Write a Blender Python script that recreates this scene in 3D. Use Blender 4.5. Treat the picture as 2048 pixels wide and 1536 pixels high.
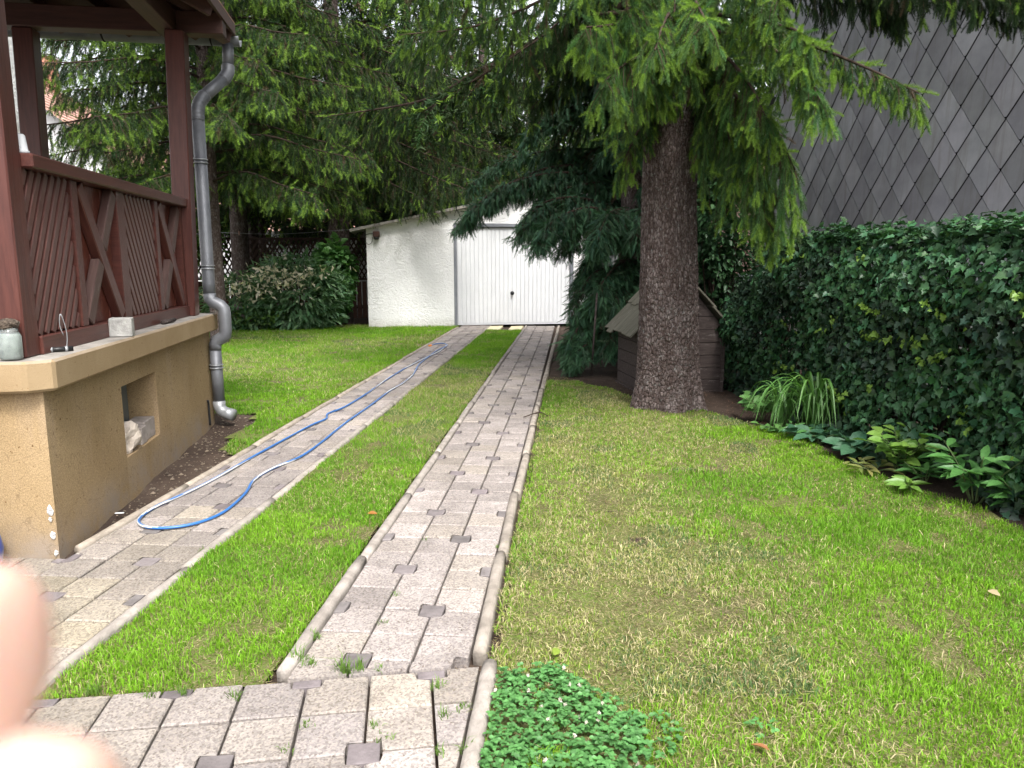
import bpy, bmesh, math, random
import numpy as np
from mathutils import Vector, Matrix

# ------------------------------------------------------------------ clean, camera, sky, sun
for o in list(bpy.data.objects):
    bpy.data.objects.remove(o, do_unlink=True)
SC = bpy.context.scene
COL = SC.collection
rng = np.random.default_rng(11)
R = random.Random(5)

EYE = np.array([0.0, 0.0, 1.38])
FPX = 1500.0                                   # focal length in pixels of the 2048 px wide photograph
PITCH = math.radians(9.3136)
YAW = math.radians(4.4809)
FW = np.array([-math.sin(YAW) * math.cos(PITCH), math.cos(YAW) * math.cos(PITCH), -math.sin(PITCH)])
RT = np.array([math.cos(YAW), math.sin(YAW), 0.0])
UP = np.cross(RT, FW)

cam = bpy.data.cameras.new("camera")
cam.sensor_width = 36.0
cam.lens = FPX / 2048.0 * 36.0
cam.clip_start = 0.005
cam.clip_end = 600.0
cam.dof.use_dof = True
cam.dof.focus_distance = 6.5
cam.dof.aperture_fstop = 12.0
camo = bpy.data.objects.new("camera", cam)
COL.objects.link(camo)
camo.matrix_world = Matrix(((RT[0], UP[0], -FW[0], EYE[0]), (RT[1], UP[1], -FW[1], EYE[1]), (RT[2], UP[2], -FW[2], EYE[2]), (0, 0, 0, 1)))
SC.camera = camo

SUN_EL, SUN_AZ = 56.0, 158.0                   # azimuth the sun stands at, clockwise from +Y (behind the camera, a little right)
world = bpy.data.worlds.new("World")
SC.world = world
world.use_nodes = True
wn, wl = world.node_tree.nodes, world.node_tree.links
wn.clear()
sky = wn.new("ShaderNodeTexSky")
sky.sky_type = 'NISHITA'
sky.sun_disc = False
sky.sun_elevation = math.radians(SUN_EL)
sky.sun_rotation = math.radians(SUN_AZ)
sky.dust_density = 4.0
sky.air_density = 1.0
hsv = wn.new("ShaderNodeHueSaturation")        # a thin white overcast: the same sky with little blue
hsv.inputs['Saturation'].default_value = 0.22
bg = wn.new("ShaderNodeBackground")
bg.inputs['Strength'].default_value = 0.15
wo = wn.new("ShaderNodeOutputWorld")
wl.new(sky.outputs[0], hsv.inputs['Color'])
wl.new(hsv.outputs[0], bg.inputs['Color'])
wl.new(bg.outputs[0], wo.inputs['Surface'])

sl = bpy.data.lights.new("sun", 'SUN')
sl.energy = 1.5
sl.angle = math.radians(14)
sl.color = (1.0, 0.965, 0.91)
so = bpy.data.objects.new("sun", sl)
COL.objects.link(so)
a, e = math.radians(SUN_AZ), math.radians(SUN_EL)
sdir = Vector((math.sin(a) * math.cos(e), math.cos(a) * math.cos(e), math.sin(e)))
so.location = sdir * 40
so.rotation_euler = sdir.to_track_quat('Z', 'Y').to_euler()

SC.view_settings.view_transform = 'Standard'
SC.view_settings.look = 'None'
SC.view_settings.gamma = 1.0
SC.view_settings.use_curve_mapping = False
SC.view_settings.exposure = 1.72
SC.cycles.max_bounces = 8
SC.cycles.diffuse_bounces = 3
SC.cycles.transparent_max_bounces = 6


# ------------------------------------------------------------------ geometry helpers
def ray(x, y):
    d = FW * FPX + RT * (x - 1024) + UP * (768 - y)
    return d / d.dot(FW)


def at(x, y, dep):
    """a world point from a reading of the photograph and its distance along the view axis (survey of the place)"""
    return EYE + ray(x, y) * dep


def gnd(x, y, z=0.0):
    d = ray(x, y)
    return EYE + d * ((z - EYE[2]) / d[2])


def nrm(v):
    v = np.asarray(v, float)
    return v / np.maximum(np.linalg.norm(v, axis=-1, keepdims=True), 1e-9)


_lat = {}
def vnoise(x, y, scale, seed=0):
    """smooth 2-D value noise, 0..1"""
    if seed not in _lat:
        _lat[seed] = np.random.default_rng(1000 + seed).random((256, 256))
    L = _lat[seed]
    x = np.asarray(x, float) / scale + 1000.3
    y = np.asarray(y, float) / scale + 1000.7
    ix, iy = np.floor(x).astype(int), np.floor(y).astype(int)
    fx, fy = x - ix, y - iy
    fx, fy = fx * fx * (3 - 2 * fx), fy * fy * (3 - 2 * fy)
    g = lambda i, j: L[i % 256, j % 256]
    return (g(ix, iy) * (1 - fx) + g(ix + 1, iy) * fx) * (1 - fy) + (g(ix, iy + 1) * (1 - fx) + g(ix + 1, iy + 1) * fx) * fy


def link(o, parent=None):
    COL.objects.link(o)
    if parent is not None:
        o.parent = parent
    return o


def tag(o, label=None, cat=None, group=None, kind=None):
    if label: o['label'] = label
    if cat: o['category'] = cat
    if group: o['group'] = group
    if kind: o['kind'] = kind
    return o


def thing(name, loc, label=None, cat=None, group=None, kind=None):
    o = bpy.data.objects.new(name, None)
    o.empty_display_size = 0.1
    o.location = Vector([float(c) for c in loc])
    link(o)
    return tag(o, label, cat, group, kind)


def root_loc(parent):
    p = np.zeros(3)
    while parent is not None:
        p = p + np.array(parent.location) if parent.parent is None else p
        parent = parent.parent
    return p


def mesh_np(name, V, F, mat, tint=None, smooth=False):
    V = np.ascontiguousarray(V, dtype=np.float32)
    F = np.ascontiguousarray(F, dtype=np.int32)
    me = bpy.data.meshes.new(name)
    me.vertices.add(len(V))
    me.vertices.foreach_set('co', V.ravel())
    k = F.shape[1]
    me.loops.add(F.size)
    me.loops.foreach_set('vertex_index', F.ravel())
    me.polygons.add(len(F))
    me.polygons.foreach_set('loop_start', np.arange(0, F.size, k, dtype=np.int32))
    try:
        me.polygons.foreach_set('loop_total', np.full(len(F), k, dtype=np.int32))
    except Exception:
        pass
    if smooth:
        me.polygons.foreach_set('use_smooth', np.ones(len(F), dtype=bool))
    me.update(calc_edges=True)
    if tint is not None:
        at_ = me.attributes.new('tint', 'FLOAT_COLOR', 'POINT')
        c = np.ones((len(V), 4), dtype=np.float32)
        c[:, :3] = tint
        at_.data.foreach_set('color', c.ravel())
    if mat: me.materials.append(mat)
    return me


def obj_np(name, V, F, mat, parent=None, tint=None, smooth=False, kind=None):
    """one mesh object from world-space arrays, as a child of a thing (or top level)"""
    V = np.asarray(V, float) - root_loc(parent)
    o = bpy.data.objects.new(name, mesh_np(name, V, F, mat, tint, smooth))
    link(o, parent)
    if kind: o['kind'] = kind
    return o


def obj_bm(name, bm, mat, parent=None, smooth=False, M=None):
    me = bpy.data.meshes.new(name)
    bm.normal_update()
    bm.to_mesh(me)
    bm.free()
    if smooth:
        me.polygons.foreach_set('use_smooth', np.ones(len(me.polygons), dtype=bool))
    if mat: me.materials.append(mat)
    o = bpy.data.objects.new(name, me)
    link(o, parent)
    if M is not None:
        o.matrix_basis = Matrix.Translation(-Vector([float(c) for c in root_loc(parent)])) @ M
    return o


def place(name, me, M, parent=None, color=None):
    o = bpy.data.objects.new(name, me)
    link(o, parent)
    o.matrix_basis = Matrix.Translation(-Vector([float(c) for c in root_loc(parent)])) @ M
    if color is not None:
        o.color = (*color, 1.0)
    return o


_boxes = {}
def box_mesh(l, w, h, bev, mat, name='block'):
    key = (round(l, 4), round(w, 4), round(h, 4), round(bev, 4), mat.name, name)
    if key not in _boxes:
        bm = bmesh.new()
        bmesh.ops.create_cube(bm, size=1.0)
        bmesh.ops.scale(bm, vec=(l, w, h), verts=bm.verts)
        if bev > 0:
            bmesh.ops.bevel(bm, geom=list(bm.edges), offset=bev, segments=1, affect='EDGES')
        me = bpy.data.meshes.new(name)
        bm.to_mesh(me)
        bm.free()
        me.materials.append(mat)
        _boxes[key] = me
    return _boxes[key]


def frame(x, y):
    """right-handed basis with local X along x and local Y near y"""
    x = nrm(x); z = nrm(np.cross(x, y)); y2 = np.cross(z, x)
    return x, y2, z


def mat4(x, y, z, p):
    return Matrix(((x[0], y[0], z[0], p[0]), (x[1], y[1], z[1], p[1]), (x[2], y[2], z[2], p[2]), (0, 0, 0, 1)))


def beam(name, p, q, w, h, mat, parent=None, side=(0, 0, 1), bev=0.004, color=None):
    """a bar from p to q; w across towards 'side', h across the third direction"""
    p, q = np.asarray(p, float), np.asarray(q, float)
    x, y, z = frame(q - p, np.asarray(side, float))
    return place(name, box_mesh(np.linalg.norm(q - p), w, h, bev, mat, name), mat4(x, y, z, (p + q) / 2), parent, color)


class Frame:
    """a plan frame turned by deg: r to the right, s away from the viewer"""
    def __init__(self, o, deg):
        t = math.radians(deg)
        self.o = np.array([o[0], o[1], 0.0])
        self.er = np.array([math.cos(t), math.sin(t), 0.0])
        self.ef = np.array([-math.sin(t), math.cos(t), 0.0])
        self.t = t
    def __call__(self, r, s, z=0.0):
        return self.o + self.er * r + self.ef * s + np.array([0, 0, z])
    def block(self, name, r0, r1, s0, s1, z0, z1, mat, parent=None, bev=0.004, color=None):
        c = self((r0 + r1) / 2, (s0 + s1) / 2, (z0 + z1) / 2)
        return place(name, box_mesh(r1 - r0, s1 - s0, z1 - z0, bev, mat, name), mat4(self.er, self.ef, (0, 0, 1), c), parent, color)


def prism_np(poly, z0, z1):
    """closed prism over a plan polygon (n,2); returns verts, list of faces"""
    n = len(poly)
    V = [(p[0], p[1], z0) for p in poly] + [(p[0], p[1], z1) for p in poly]
    F = [tuple(range(n - 1, -1, -1)), tuple(range(n, 2 * n))]
    F += [(i, (i + 1) % n, n + (i + 1) % n, n + i) for i in range(n)]
    return V, F


def obj_poly(name, V, F, mat, parent=None, bev=0.0, smooth=False, color=None):
    off = root_loc(parent)
    me = bpy.data.meshes.new(name)
    me.from_pydata([tuple(np.asarray(v, float) - off) for v in V], [], F)
    if bev > 0:
        bm = bmesh.new(); bm.from_mesh(me)
        bmesh.ops.recalc_face_normals(bm, faces=bm.faces)
        bmesh.ops.bevel(bm, geom=[e_ for e_ in bm.edges if e_.is_manifold and e_.calc_face_angle(0) > 0.4], offset=bev, segments=1, affect='EDGES')
        bm.to_mesh(me); bm.free()
    me.update()
    if smooth: me.polygons.foreach_set('use_smooth', np.ones(len(me.polygons), dtype=bool))
    me.materials.append(mat)
    o = bpy.data.objects.new(name, me)
    link(o, parent)
    if color is not None: o.color = (*color, 1)
    return o


def catmull(P, n):
    P = np.asarray(P, float)
    Q = np.vstack([2 * P[0] - P[1], P, 2 * P[-1] - P[-2]])
    out = []
    m = len(P) - 1
    for u in np.linspace(0, m, n):
        i = min(int(u), m - 1); t = u - i
        a_, b, c, d = Q[i], Q[i + 1], Q[i + 2], Q[i + 3]
        out.append(0.5 * (2 * b + (c - a_) * t + (2 * a_ - 5 * b + 4 * c - d) * t * t + (3 * b - a_ - 3 * c + d) * t ** 3))
    return np.array(out)


def tube_np(P, rad, sides=8, cap=True):
    """swept tube: verts, quad faces, angle per vertex, ring index per vertex"""
    P = np.asarray(P, float); n = len(P)
    rad = np.broadcast_to(np.asarray(rad, float), (n,))
    T = nrm(np.gradient(P, axis=0))
    ref = np.array([0, 0, 1.0]) if abs(T[0][2]) < 0.9 else np.array([1.0, 0, 0])
    N = nrm(np.cross(T[0], ref)); Ns = [N]
    for i in range(1, n):
        N = Ns[-1] - T[i] * np.dot(Ns[-1], T[i]); Ns.append(nrm(N))
    Ns = np.array(Ns); B = np.cross(T, Ns)
    an = np.linspace(0, 2 * math.pi, sides, endpoint=False)
    V = P[:, None, :] + rad[:, None, None] * (np.cos(an)[None, :, None] * Ns[:, None, :] + np.sin(an)[None, :, None] * B[:, None, :])
    V = V.reshape(-1, 3)
    i, j = np.meshgrid(np.arange(n - 1), np.arange(sides), indexing='ij')
    a_ = i * sides + j; b = i * sides + (j + 1) % sides
    F = np.stack([a_, b, b + sides, a_ + sides], -1).reshape(-1, 4)
    if cap:
        V = np.vstack([V, P[0], P[-1]])
        c0, c1 = len(V) - 2, len(V) - 1
        js = np.arange(0, sides, 1)
        F = np.vstack([F, np.stack([np.full(sides, c0), (js + 1) % sides, js, js], -1)[:, :], np.stack([np.full(sides, c1), (n - 1) * sides + js, (n - 1) * sides + (js + 1) % sides, (n - 1) * sides + (js + 1) % sides], -1)])
    return V, F, np.tile(an, n), np.repeat(np.arange(n), sides)


def tube_bm(P, rad, sides=10, cap=True):
    V, F, _, _ = tube_np(P, rad, sides, cap)
    bm = bmesh.new()
    vs = [bm.verts.new(v) for v in V]
    for f in F:
        ids = []
        for k in f:
            if k not in ids: ids.append(int(k))
        try: bm.faces.new([vs[k] for k in ids])
        except ValueError: pass
    return bm


def tube(name, P, rad, mat, parent=None, sides=10, smooth=True):
    bm = tube_bm(np.asarray(P, float) - root_loc(parent), rad, sides)
    return obj_bm(name, bm, mat, parent, smooth)


def lathe(name, prof, c, mat, parent=None, seg=24, smooth=True):
    bm = bmesh.new()
    rings = []
    off = np.asarray(c, float) - root_loc(parent)
    for r, z in prof:
        rings.append([bm.verts.new((off[0] + r * math.cos(2 * math.pi * k / seg), off[1] + r * math.sin(2 * math.pi * k / seg), off[2] + z)) for k in range(seg)])
    for a_, b in zip(rings[:-1], rings[1:]):
        for k in range(seg):
            bm.faces.new((a_[k], a_[(k + 1) % seg], b[(k + 1) % seg], b[k]))
    bm.faces.new(rings[0][::-1]); bm.faces.new(rings[-1])
    return obj_bm(name, bm, mat, parent, smooth)


def inst(TV, TF, pos, X, Y, Z, scale):
    """many copies of a small template as one soup: local x,y,z mapped on X,Y,Z"""
    pos = np.asarray(pos, float); n, m = len(pos), len(TV)
    sc = np.broadcast_to(np.asarray(scale, float).reshape(-1, 1) if np.ndim(scale) == 1 else np.asarray(scale, float), (n, 3)) if np.ndim(scale) else np.full((n, 3), float(scale))
    V = pos[:, None, :] + (TV[None, :, 0:1] * (X * sc[:, 0:1])[:, None, :] + TV[None, :, 1:2] * (Y * sc[:, 1:2])[:, None, :] + TV[None, :, 2:3] * (Z * sc[:, 2:3])[:, None, :])
    F = TF[None, :, :] + (np.arange(n) * m)[:, None, None]
    return V.reshape(-1, 3), F.reshape(-1, TF.shape[1])


def basis(X, roll=None, ref=(0, 0, 1.0)):
    """frames along directions X (n,3) with Y, Z turned by roll"""
    X = nrm(X)
    r = np.tile(np.asarray(ref, float), (len(X), 1))
    r[np.abs((X * r).sum(1)) > 0.97] = (1.0, 0.2, 0)
    Y = nrm(np.cross(r, X)); Z = np.cross(X, Y)
    if roll is not None:
        c, s = np.cos(roll)[:, None], np.sin(roll)[:, None]
        Y, Z = Y * c + Z * s, Z * c - Y * s
    return X, Y, Z


class Soup:
    def __init__(self): self.V, self.F, self.C, self.n = [], [], [], 0
    def add(self, V, F, C):
        self.V.append(np.asarray(V, np.float32)); self.F.append(np.asarray(F, np.int64) + self.n); self.n += len(V)
        self.C.append(np.broadcast_to(np.asarray(C, np.float32), (len(V), 3)))
    def build(self, name, mat, parent=None, kind='stuff', smooth=False):
        if not self.n: return None
        return obj_np(name, np.vstack(self.V), np.vstack(self.F), mat, parent, np.vstack(self.C), smooth, kind)


# ------------------------------------------------------------------ materials
class NT:
    def __init__(self, name):
        self.m = bpy.data.materials.new(name)
        self.m.use_nodes = True
        self.n, self.l = self.m.node_tree.nodes, self.m.node_tree.links
        self.n.clear()
        self.out = self.n.new('ShaderNodeOutputMaterial')
    def add(self, typ, **kw):
        nd = self.n.new(typ)
        for k, v in kw.items():
            if k in nd.inputs: nd.inputs[k].default_value = v
            else: setattr(nd, k, v)
        return nd
    def to(self, a_, b): self.l.new(a_, b)


def ramp(nt, fac, stops):
    r = nt.add('ShaderNodeValToRGB')
    el = r.color_ramp.elements
    while len(el) > 1: el.remove(el[-1])
    el[0].position = stops[0][0]; el[0].color = (*stops[0][1], 1)
    for p, c in stops[1:]:
        e_ = el.new(p); e_.color = (*c, 1)
    nt.to(fac, r.inputs['Fac'])
    return r.outputs['Color']


def mixc(nt, fac, a_, b, mode='MIX'):
    m = nt.add('ShaderNodeMix', data_type='RGBA', blend_type=mode)
    if isinstance(fac, (int, float)): m.inputs['Factor'].default_value = fac
    else: nt.to(fac, m.inputs['Factor'])
    for sock, v in ((m.inputs[6], a_), (m.inputs[7], b)):
        if isinstance(v, tuple): sock.default_value = (*v, 1)
        else: nt.to(v, sock)
    return m.outputs[2]


def coords(nt, stretch=(1, 1, 1), perobj=True):
    tc = nt.add('ShaderNodeTexCoord')
    v = tc.outputs['Object']
    if perobj:
        oi = nt.add('ShaderNodeObjectInfo')
        mul = nt.add('ShaderNodeVectorMath', operation='SCALE')
        cmb = nt.add('ShaderNodeCombineXYZ', X=31.0, Y=17.0, Z=11.0)
        nt.to(cmb.outputs[0], mul.inputs[0]); nt.to(oi.outputs['Random'], mul.inputs['Scale'])
        ad = nt.add('ShaderNodeVectorMath', operation='ADD')
        nt.to(v, ad.inputs[0]); nt.to(mul.outputs[0], ad.inputs[1]); v = ad.outputs[0]
    mp = nt.add('ShaderNodeMapping')
    mp.inputs['Scale'].default_value = stretch
    nt.to(v, mp.inputs['Vector'])
    return mp.outputs[0]


def noise(nt, vec, scale, detail=5.0, rough=0.6, dist=0.0):
    n = nt.add('ShaderNodeTexNoise', Scale=scale, Detail=detail, Roughness=rough, Distortion=dist)
    nt.to(vec, n.inputs['Vector'])
    return n.outputs['Fac']


def finish(nt, color, rough=0.8, bump=None, dist=0.01, strength=0.6, spec=0.3, metal=0.0, objcolor=False, rough_sock=None):
    b = nt.add('ShaderNodeBsdfPrincipled', Roughness=rough, Metallic=metal)
    b.inputs['Specular IOR Level'].default_value = spec
    if objcolor:
        oi = nt.add('ShaderNodeObjectInfo')
        color = mixc(nt, 1.0, color, oi.outputs['Color'], 'MULTIPLY')
    if isinstance(color, tuple): b.inputs['Base Color'].default_value = (*color, 1)
    else: nt.to(color, b.inputs['Base Color'])
    if rough_sock is not None: nt.to(rough_sock, b.inputs['Roughness'])
    if bump is not None:
        bp = nt.add('ShaderNodeBump', Strength=strength, Distance=dist)
        nt.to(bump, bp.inputs['Height']); nt.to(bp.outputs[0], b.inputs['Normal'])
    nt.to(b.outputs[0], nt.out.inputs['Surface'])
    return nt.m


def simple(name, c1, c2, scale=6.0, rough=0.7, bscale=80.0, bdist=0.002, stretch=(1, 1, 1), spec=0.3, metal=0.0, objcolor=False, lo=0.35, hi=0.65, detail=6.0, strength=0.6):
    nt = NT(name)
    v = coords(nt, stretch)
    c = ramp(nt, noise(nt, v, scale, detail), [(lo, c1), (hi, c2)])
    return finish(nt, c, rough, noise(nt, v, bscale, 4), bdist, strength, spec, metal, objcolor)


def leaf_mat(name, attr=True, rough=0.5, trans=0.3, spec=0.35, vein=0.0):
    nt = NT(name)
    if attr == 'inst':
        a_ = nt.add('ShaderNodeAttribute', attribute_name='tint', attribute_type='INSTANCER')
        b_ = nt.add('ShaderNodeAttribute', attribute_name='shade')
        c = mixc(nt, 1.0, a_.outputs['Color'], b_.outputs['Color'], 'MULTIPLY')
    elif attr:
        a_ = nt.add('ShaderNodeAttribute', attribute_name='tint'); c = a_.outputs['Color']
    else:
        oi = nt.add('ShaderNodeObjectInfo'); c = oi.outputs['Color']
    v = coords(nt, (1, 1, 1), False)
    c = mixc(nt, 0.5, c, ramp(nt, noise(nt, v, 9.0, 3), [(0.3, (0.62, 0.62, 0.62)), (0.7, (1.25, 1.25, 1.2))]), 'MULTIPLY')
    b = nt.add('ShaderNodeBsdfPrincipled', Roughness=rough)
    b.inputs['Specular IOR Level'].default_value = spec
    t = nt.add('ShaderNodeBsdfTranslucent')
    nt.to(c, b.inputs['Base Color'])
    br = mixc(nt, 1.0, c, (1.3, 1.45, 0.7), 'MULTIPLY')
    nt.to(br, t.inputs['Color'])
    mx = nt.add('ShaderNodeMixShader', Fac=trans)
    nt.to(b.outputs[0], mx.inputs[1]); nt.to(t.outputs[0], mx.inputs[2])
    nt.to(mx.outputs[0], nt.out.inputs['Surface'])
    return nt.m


def wood(name, c1, c2, worn, rough=0.45, wornamt=0.66, spec=0.4, objcolor=False):
    nt = NT(name)
    v = coords(nt, (1.2, 14, 14))
    g = noise(nt, v, 3.0, 7, 0.65, 0.4)
    c = ramp(nt, g, [(0.3, c1), (0.7, c2)])
    v2 = coords(nt, (4, 40, 40))
    w = noise(nt, v2, 1.6, 5, 0.7)
    m = nt.add('ShaderNodeMapRange')
    m.inputs['From Min'].default_value = wornamt; m.inputs['From Max'].default_value = wornamt + 0.06
    nt.to(w, m.inputs['Value'])
    c = mixc(nt, m.outputs[0], c, worn)
    return finish(nt, c, rough, g, 0.004, 0.5, spec, 0.0, objcolor)


MT = {}
def build_materials():
    # bare soil with litter
    nt = NT('soil'); v = coords(nt, perobj=False)
    c = ramp(nt, noise(nt, v, 2.2, 8, 0.7), [(0.3, (0.030, 0.020, 0.016)), (0.55, (0.062, 0.044, 0.034)), (0.75, (0.105, 0.080, 0.062))])
    sp = noise(nt, v, 60, 3)
    c = mixc(nt, ramp(nt, sp, [(0.62, (0, 0, 0)), (0.70, (1, 1, 1))]), c, (0.13, 0.09, 0.06))
    MT['soil'] = finish(nt, c, 0.95, noise(nt, v, 45, 6, 0.7), 0.02, 0.8, 0.15)
    # turf under the blades: thatch and soil
    nt = NT('turf'); v = coords(nt, perobj=False)
    c = ramp(nt, noise(nt, v, 1.3, 7, 0.7), [(0.32, (0.10, 0.088, 0.048)), (0.5, (0.135, 0.155, 0.046)), (0.7, (0.105, 0.175, 0.025))])
    c = mixc(nt, ramp(nt, noise(nt, v, 85, 3), [(0.5, (0, 0, 0)), (0.66, (1, 1, 1))]), c, (0.20, 0.175, 0.10))
    MT['turf'] = finish(nt, c, 0.95, noise(nt, v, 90, 4, 0.7), 0.02, 0.9, 0.1)
    # washed-aggregate slabs
    nt = NT('slab'); v = coords(nt)
    big = noise(nt, v, 5.0, 5, 0.6)
    c = ramp(nt, big, [(0.3, (0.215, 0.197, 0.187)), (0.7, (0.30, 0.278, 0.266))])
    vo = nt.add('ShaderNodeTexVoronoi', Scale=150.0); nt.to(v, vo.inputs['Vector'])
    c = mixc(nt, 0.9, c, ramp(nt, vo.outputs['Color'], [(0.15, (0.62, 0.60, 0.58)), (0.5, (1.0, 1.0, 1.0)), (0.85, (1.25, 1.22, 1.15))]), 'MULTIPLY')
    pit = noise(nt, v, 75, 4, 0.6)
    c = mixc(nt, ramp(nt, pit, [(0.60, (0, 0, 0)), (0.67, (1, 1, 1))]), c, (0.13, 0.11, 0.095))
    MT['slab'] = finish(nt, c, 0.9, noise(nt, v, 95, 5, 0.7), 0.006, 0.9, 0.2, 0, True)
    nt = NT('inlay'); v = coords(nt)
    c = ramp(nt, noise(nt, v, 14, 6, 0.7), [(0.3, (0.105, 0.094, 0.092)), (0.72, (0.205, 0.184, 0.18))])
    MT['inlay'] = finish(nt, c, 0.9, noise(nt, v, 110, 5), 0.004, 0.8, 0.2, 0, True)
    MT['kerb'] = simple('kerb', (0.205, 0.183, 0.165), (0.33, 0.30, 0.275), 14, 0.9, 120, 0.005, objcolor=True, spec=0.2, strength=0.9)
    # ochre pebble render of the porch base
    nt = NT('ochre_render'); v = coords(nt, perobj=False)
    c = ramp(nt, noise(nt, v, 1.4, 6, 0.6), [(0.3, (0.24, 0.168, 0.09)), (0.7, (0.33, 0.242, 0.142))])
    st = noise(nt, coords(nt, (3, 3, 0.5), False), 2.0, 5)
    c = mixc(nt, ramp(nt, st, [(0.52, (0, 0, 0)), (0.72, (0.55, 0.55, 0.55))]), c, (0.33, 0.25, 0.175))
    c = mixc(nt, ramp(nt, noise(nt, v, 38, 3), [(0.66, (0, 0, 0)), (0.71, (1, 1, 1))]), c, (0.13, 0.072, 0.032))
    c = mixc(nt, 0.85, c, ramp(nt, noise(nt, v, 210, 2), [(0.35, (0.72, 0.70, 0.66)), (0.65, (1.22, 1.2, 1.16))]), 'MULTIPLY')
    sx = nt.add('ShaderNodeSeparateXYZ'); tc_ = nt.add('ShaderNodeNewGeometry'); nt.to(tc_.outputs['Position'], sx.inputs[0])
    lw = nt.add('ShaderNodeMapRange'); lw.inputs['From Min'].default_value = 0.02; lw.inputs['From Max'].default_value = 0.26
    lw.inputs['To Min'].default_value = 1.0; lw.inputs['To Max'].default_value = 0.0; nt.to(sx.outputs['Z'], lw.inputs['Value'])
    sp_ = nt.add('ShaderNodeMath', operation='MULTIPLY'); nt.to(lw.outputs[0], sp_.inputs[0]); nt.to(ramp(nt, noise(nt, v, 5, 7, 0.7), [(0.35, (0, 0, 0)), (0.65, (1, 1, 1))]), sp_.inputs[1])
    c = mixc(nt, sp_.outputs[0], c, (0.25, 0.205, 0.165))
    vc = nt.add('ShaderNodeTexVoronoi', Scale=1.6, feature='DISTANCE_TO_EDGE'); nd = nt.add('ShaderNodeVectorMath', operation='MULTIPLY_ADD')
    nn_ = nt.add('ShaderNodeTexNoise', Scale=4.0, Detail=6.0); nt.to(v, nn_.inputs['Vector']); nd.inputs[1].default_value = (0.5, 0.5, 0.5)
    nt.to(nn_.outputs['Color'], nd.inputs[0]); nt.to(v, nd.inputs[2]); nt.to(nd.outputs[0], vc.inputs['Vector'])
    c = mixc(nt, ramp(nt, vc.outputs['Distance'], [(0.0, (0.6, 0.6, 0.6)), (0.004, (0, 0, 0))]), c, (0.13, 0.085, 0.05))
    MT['ochre'] = finish(nt, c, 0.92, noise(nt, v, 170, 5, 0.7), 0.004, 1.0, 0.15)
    nt = NT('ledge_render'); v = coords(nt, perobj=False)
    c = ramp(nt, noise(nt, v, 2.4, 6, 0.6), [(0.3, (0.25, 0.175, 0.095)), (0.7, (0.33, 0.243, 0.145))])
    geo = nt.add('ShaderNodeNewGeometry'); sx = nt.add('ShaderNodeSeparateXYZ'); nt.to(geo.outputs['True Normal'], sx.inputs[0])
    c = mixc(nt, ramp(nt, sx.outputs['Z'], [(0.6, (0, 0, 0)), (0.9, (1, 1, 1))]), c, ramp(nt, noise(nt, v, 9, 6), [(0.35, (0.20, 0.185, 0.17)), (0.7, (0.34, 0.315, 0.285))]))
    c = mixc(nt, ramp(nt, noise(nt, v, 34, 3), [(0.68, (0, 0, 0)), (0.73, (1, 1, 1))]), c, (0.15, 0.085, 0.035))
    MT['ledge'] = finish(nt, c, 0.92, noise(nt, v, 150, 5, 0.7), 0.004, 1.0, 0.15)
    MT['redwood'] = wood('stained_wood', (0.052, 0.0165, 0.013), (0.098, 0.032, 0.024), (0.16, 0.10, 0.085), 0.40, 0.72)
    MT['board'] = wood('stained_board', (0.066, 0.018, 0.013), (0.132, 0.037, 0.024), (0.13, 0.065, 0.05), 0.42, 0.76)
    MT['wornwood'] = wood('worn_wood', (0.058, 0.029, 0.025), (0.095, 0.053, 0.044), (0.26, 0.215, 0.185), 0.5, 0.64)
    MT['slatwood'] = wood('slat_wood', (0.068, 0.027, 0.022), (0.108, 0.047, 0.038), (0.24, 0.19, 0.165), 0.36, 0.71)
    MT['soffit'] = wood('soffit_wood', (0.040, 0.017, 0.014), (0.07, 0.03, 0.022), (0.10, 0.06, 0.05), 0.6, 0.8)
    MT['zinc'] = simple('zinc', (0.115, 0.120, 0.134), (0.18, 0.186, 0.20), 5, 0.5, 60, 0.001, metal=0.35, spec=0.45)
    MT['zinc_pale'] = simple('pale_zinc', (0.24, 0.25, 0.26), (0.34, 0.35, 0.36), 8, 0.4, 60, 0.001, metal=0.4)
    # trowelled white render
    nt = NT('white_render'); v = coords(nt, perobj=False)
    n1 = noise(nt, coords(nt, (1, 1, 1.4), False), 9.0, 6, 0.62, 1.6)
    sp = nt.add('ShaderNodeSeparateXYZ'); tc = nt.add('ShaderNodeTexCoord'); nt.to(tc.outputs['Object'], sp.inputs[0])
    c = ramp(nt, noise(nt, v, 1.2, 5), [(0.3, (0.77, 0.77, 0.77)), (0.7, (0.84, 0.84, 0.835))])
    low = nt.add('ShaderNodeMapRange'); low.inputs['From Min'].default_value = 0.0; low.inputs['From Max'].default_value = 0.22
    low.inputs['To Min'].default_value = 1.0; low.inputs['To Max'].default_value = 0.0
    nt.to(sp.outputs['Z'], low.inputs['Value'])
    dirt = nt.add('ShaderNodeMath', operation='MULTIPLY'); nt.to(low.outputs[0], dirt.inputs[0]); nt.to(noise(nt, v, 7, 6), dirt.inputs[1])
    c = mixc(nt, dirt.outputs[0], c, (0.34, 0.31, 0.26))
    MT['white_render'] = finish(nt, c, 0.9, n1, 0.035, 0.95, 0.15)
    MT['white_paint'] = simple('white_paint', (0.58, 0.59, 0.61), (0.65, 0.66, 0.675), 2.5, 0.38, 40, 0.0006, spec=0.4)
    MT['grey_paint'] = simple('grey_paint', (0.15, 0.16, 0.18), (0.20, 0.21, 0.23), 5, 0.5, 60, 0.001)
    MT['bitumen'] = simple('roofing_felt', (0.14, 0.13, 0.12), (0.30, 0.28, 0.25), 14, 0.9, 80, 0.004)
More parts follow.
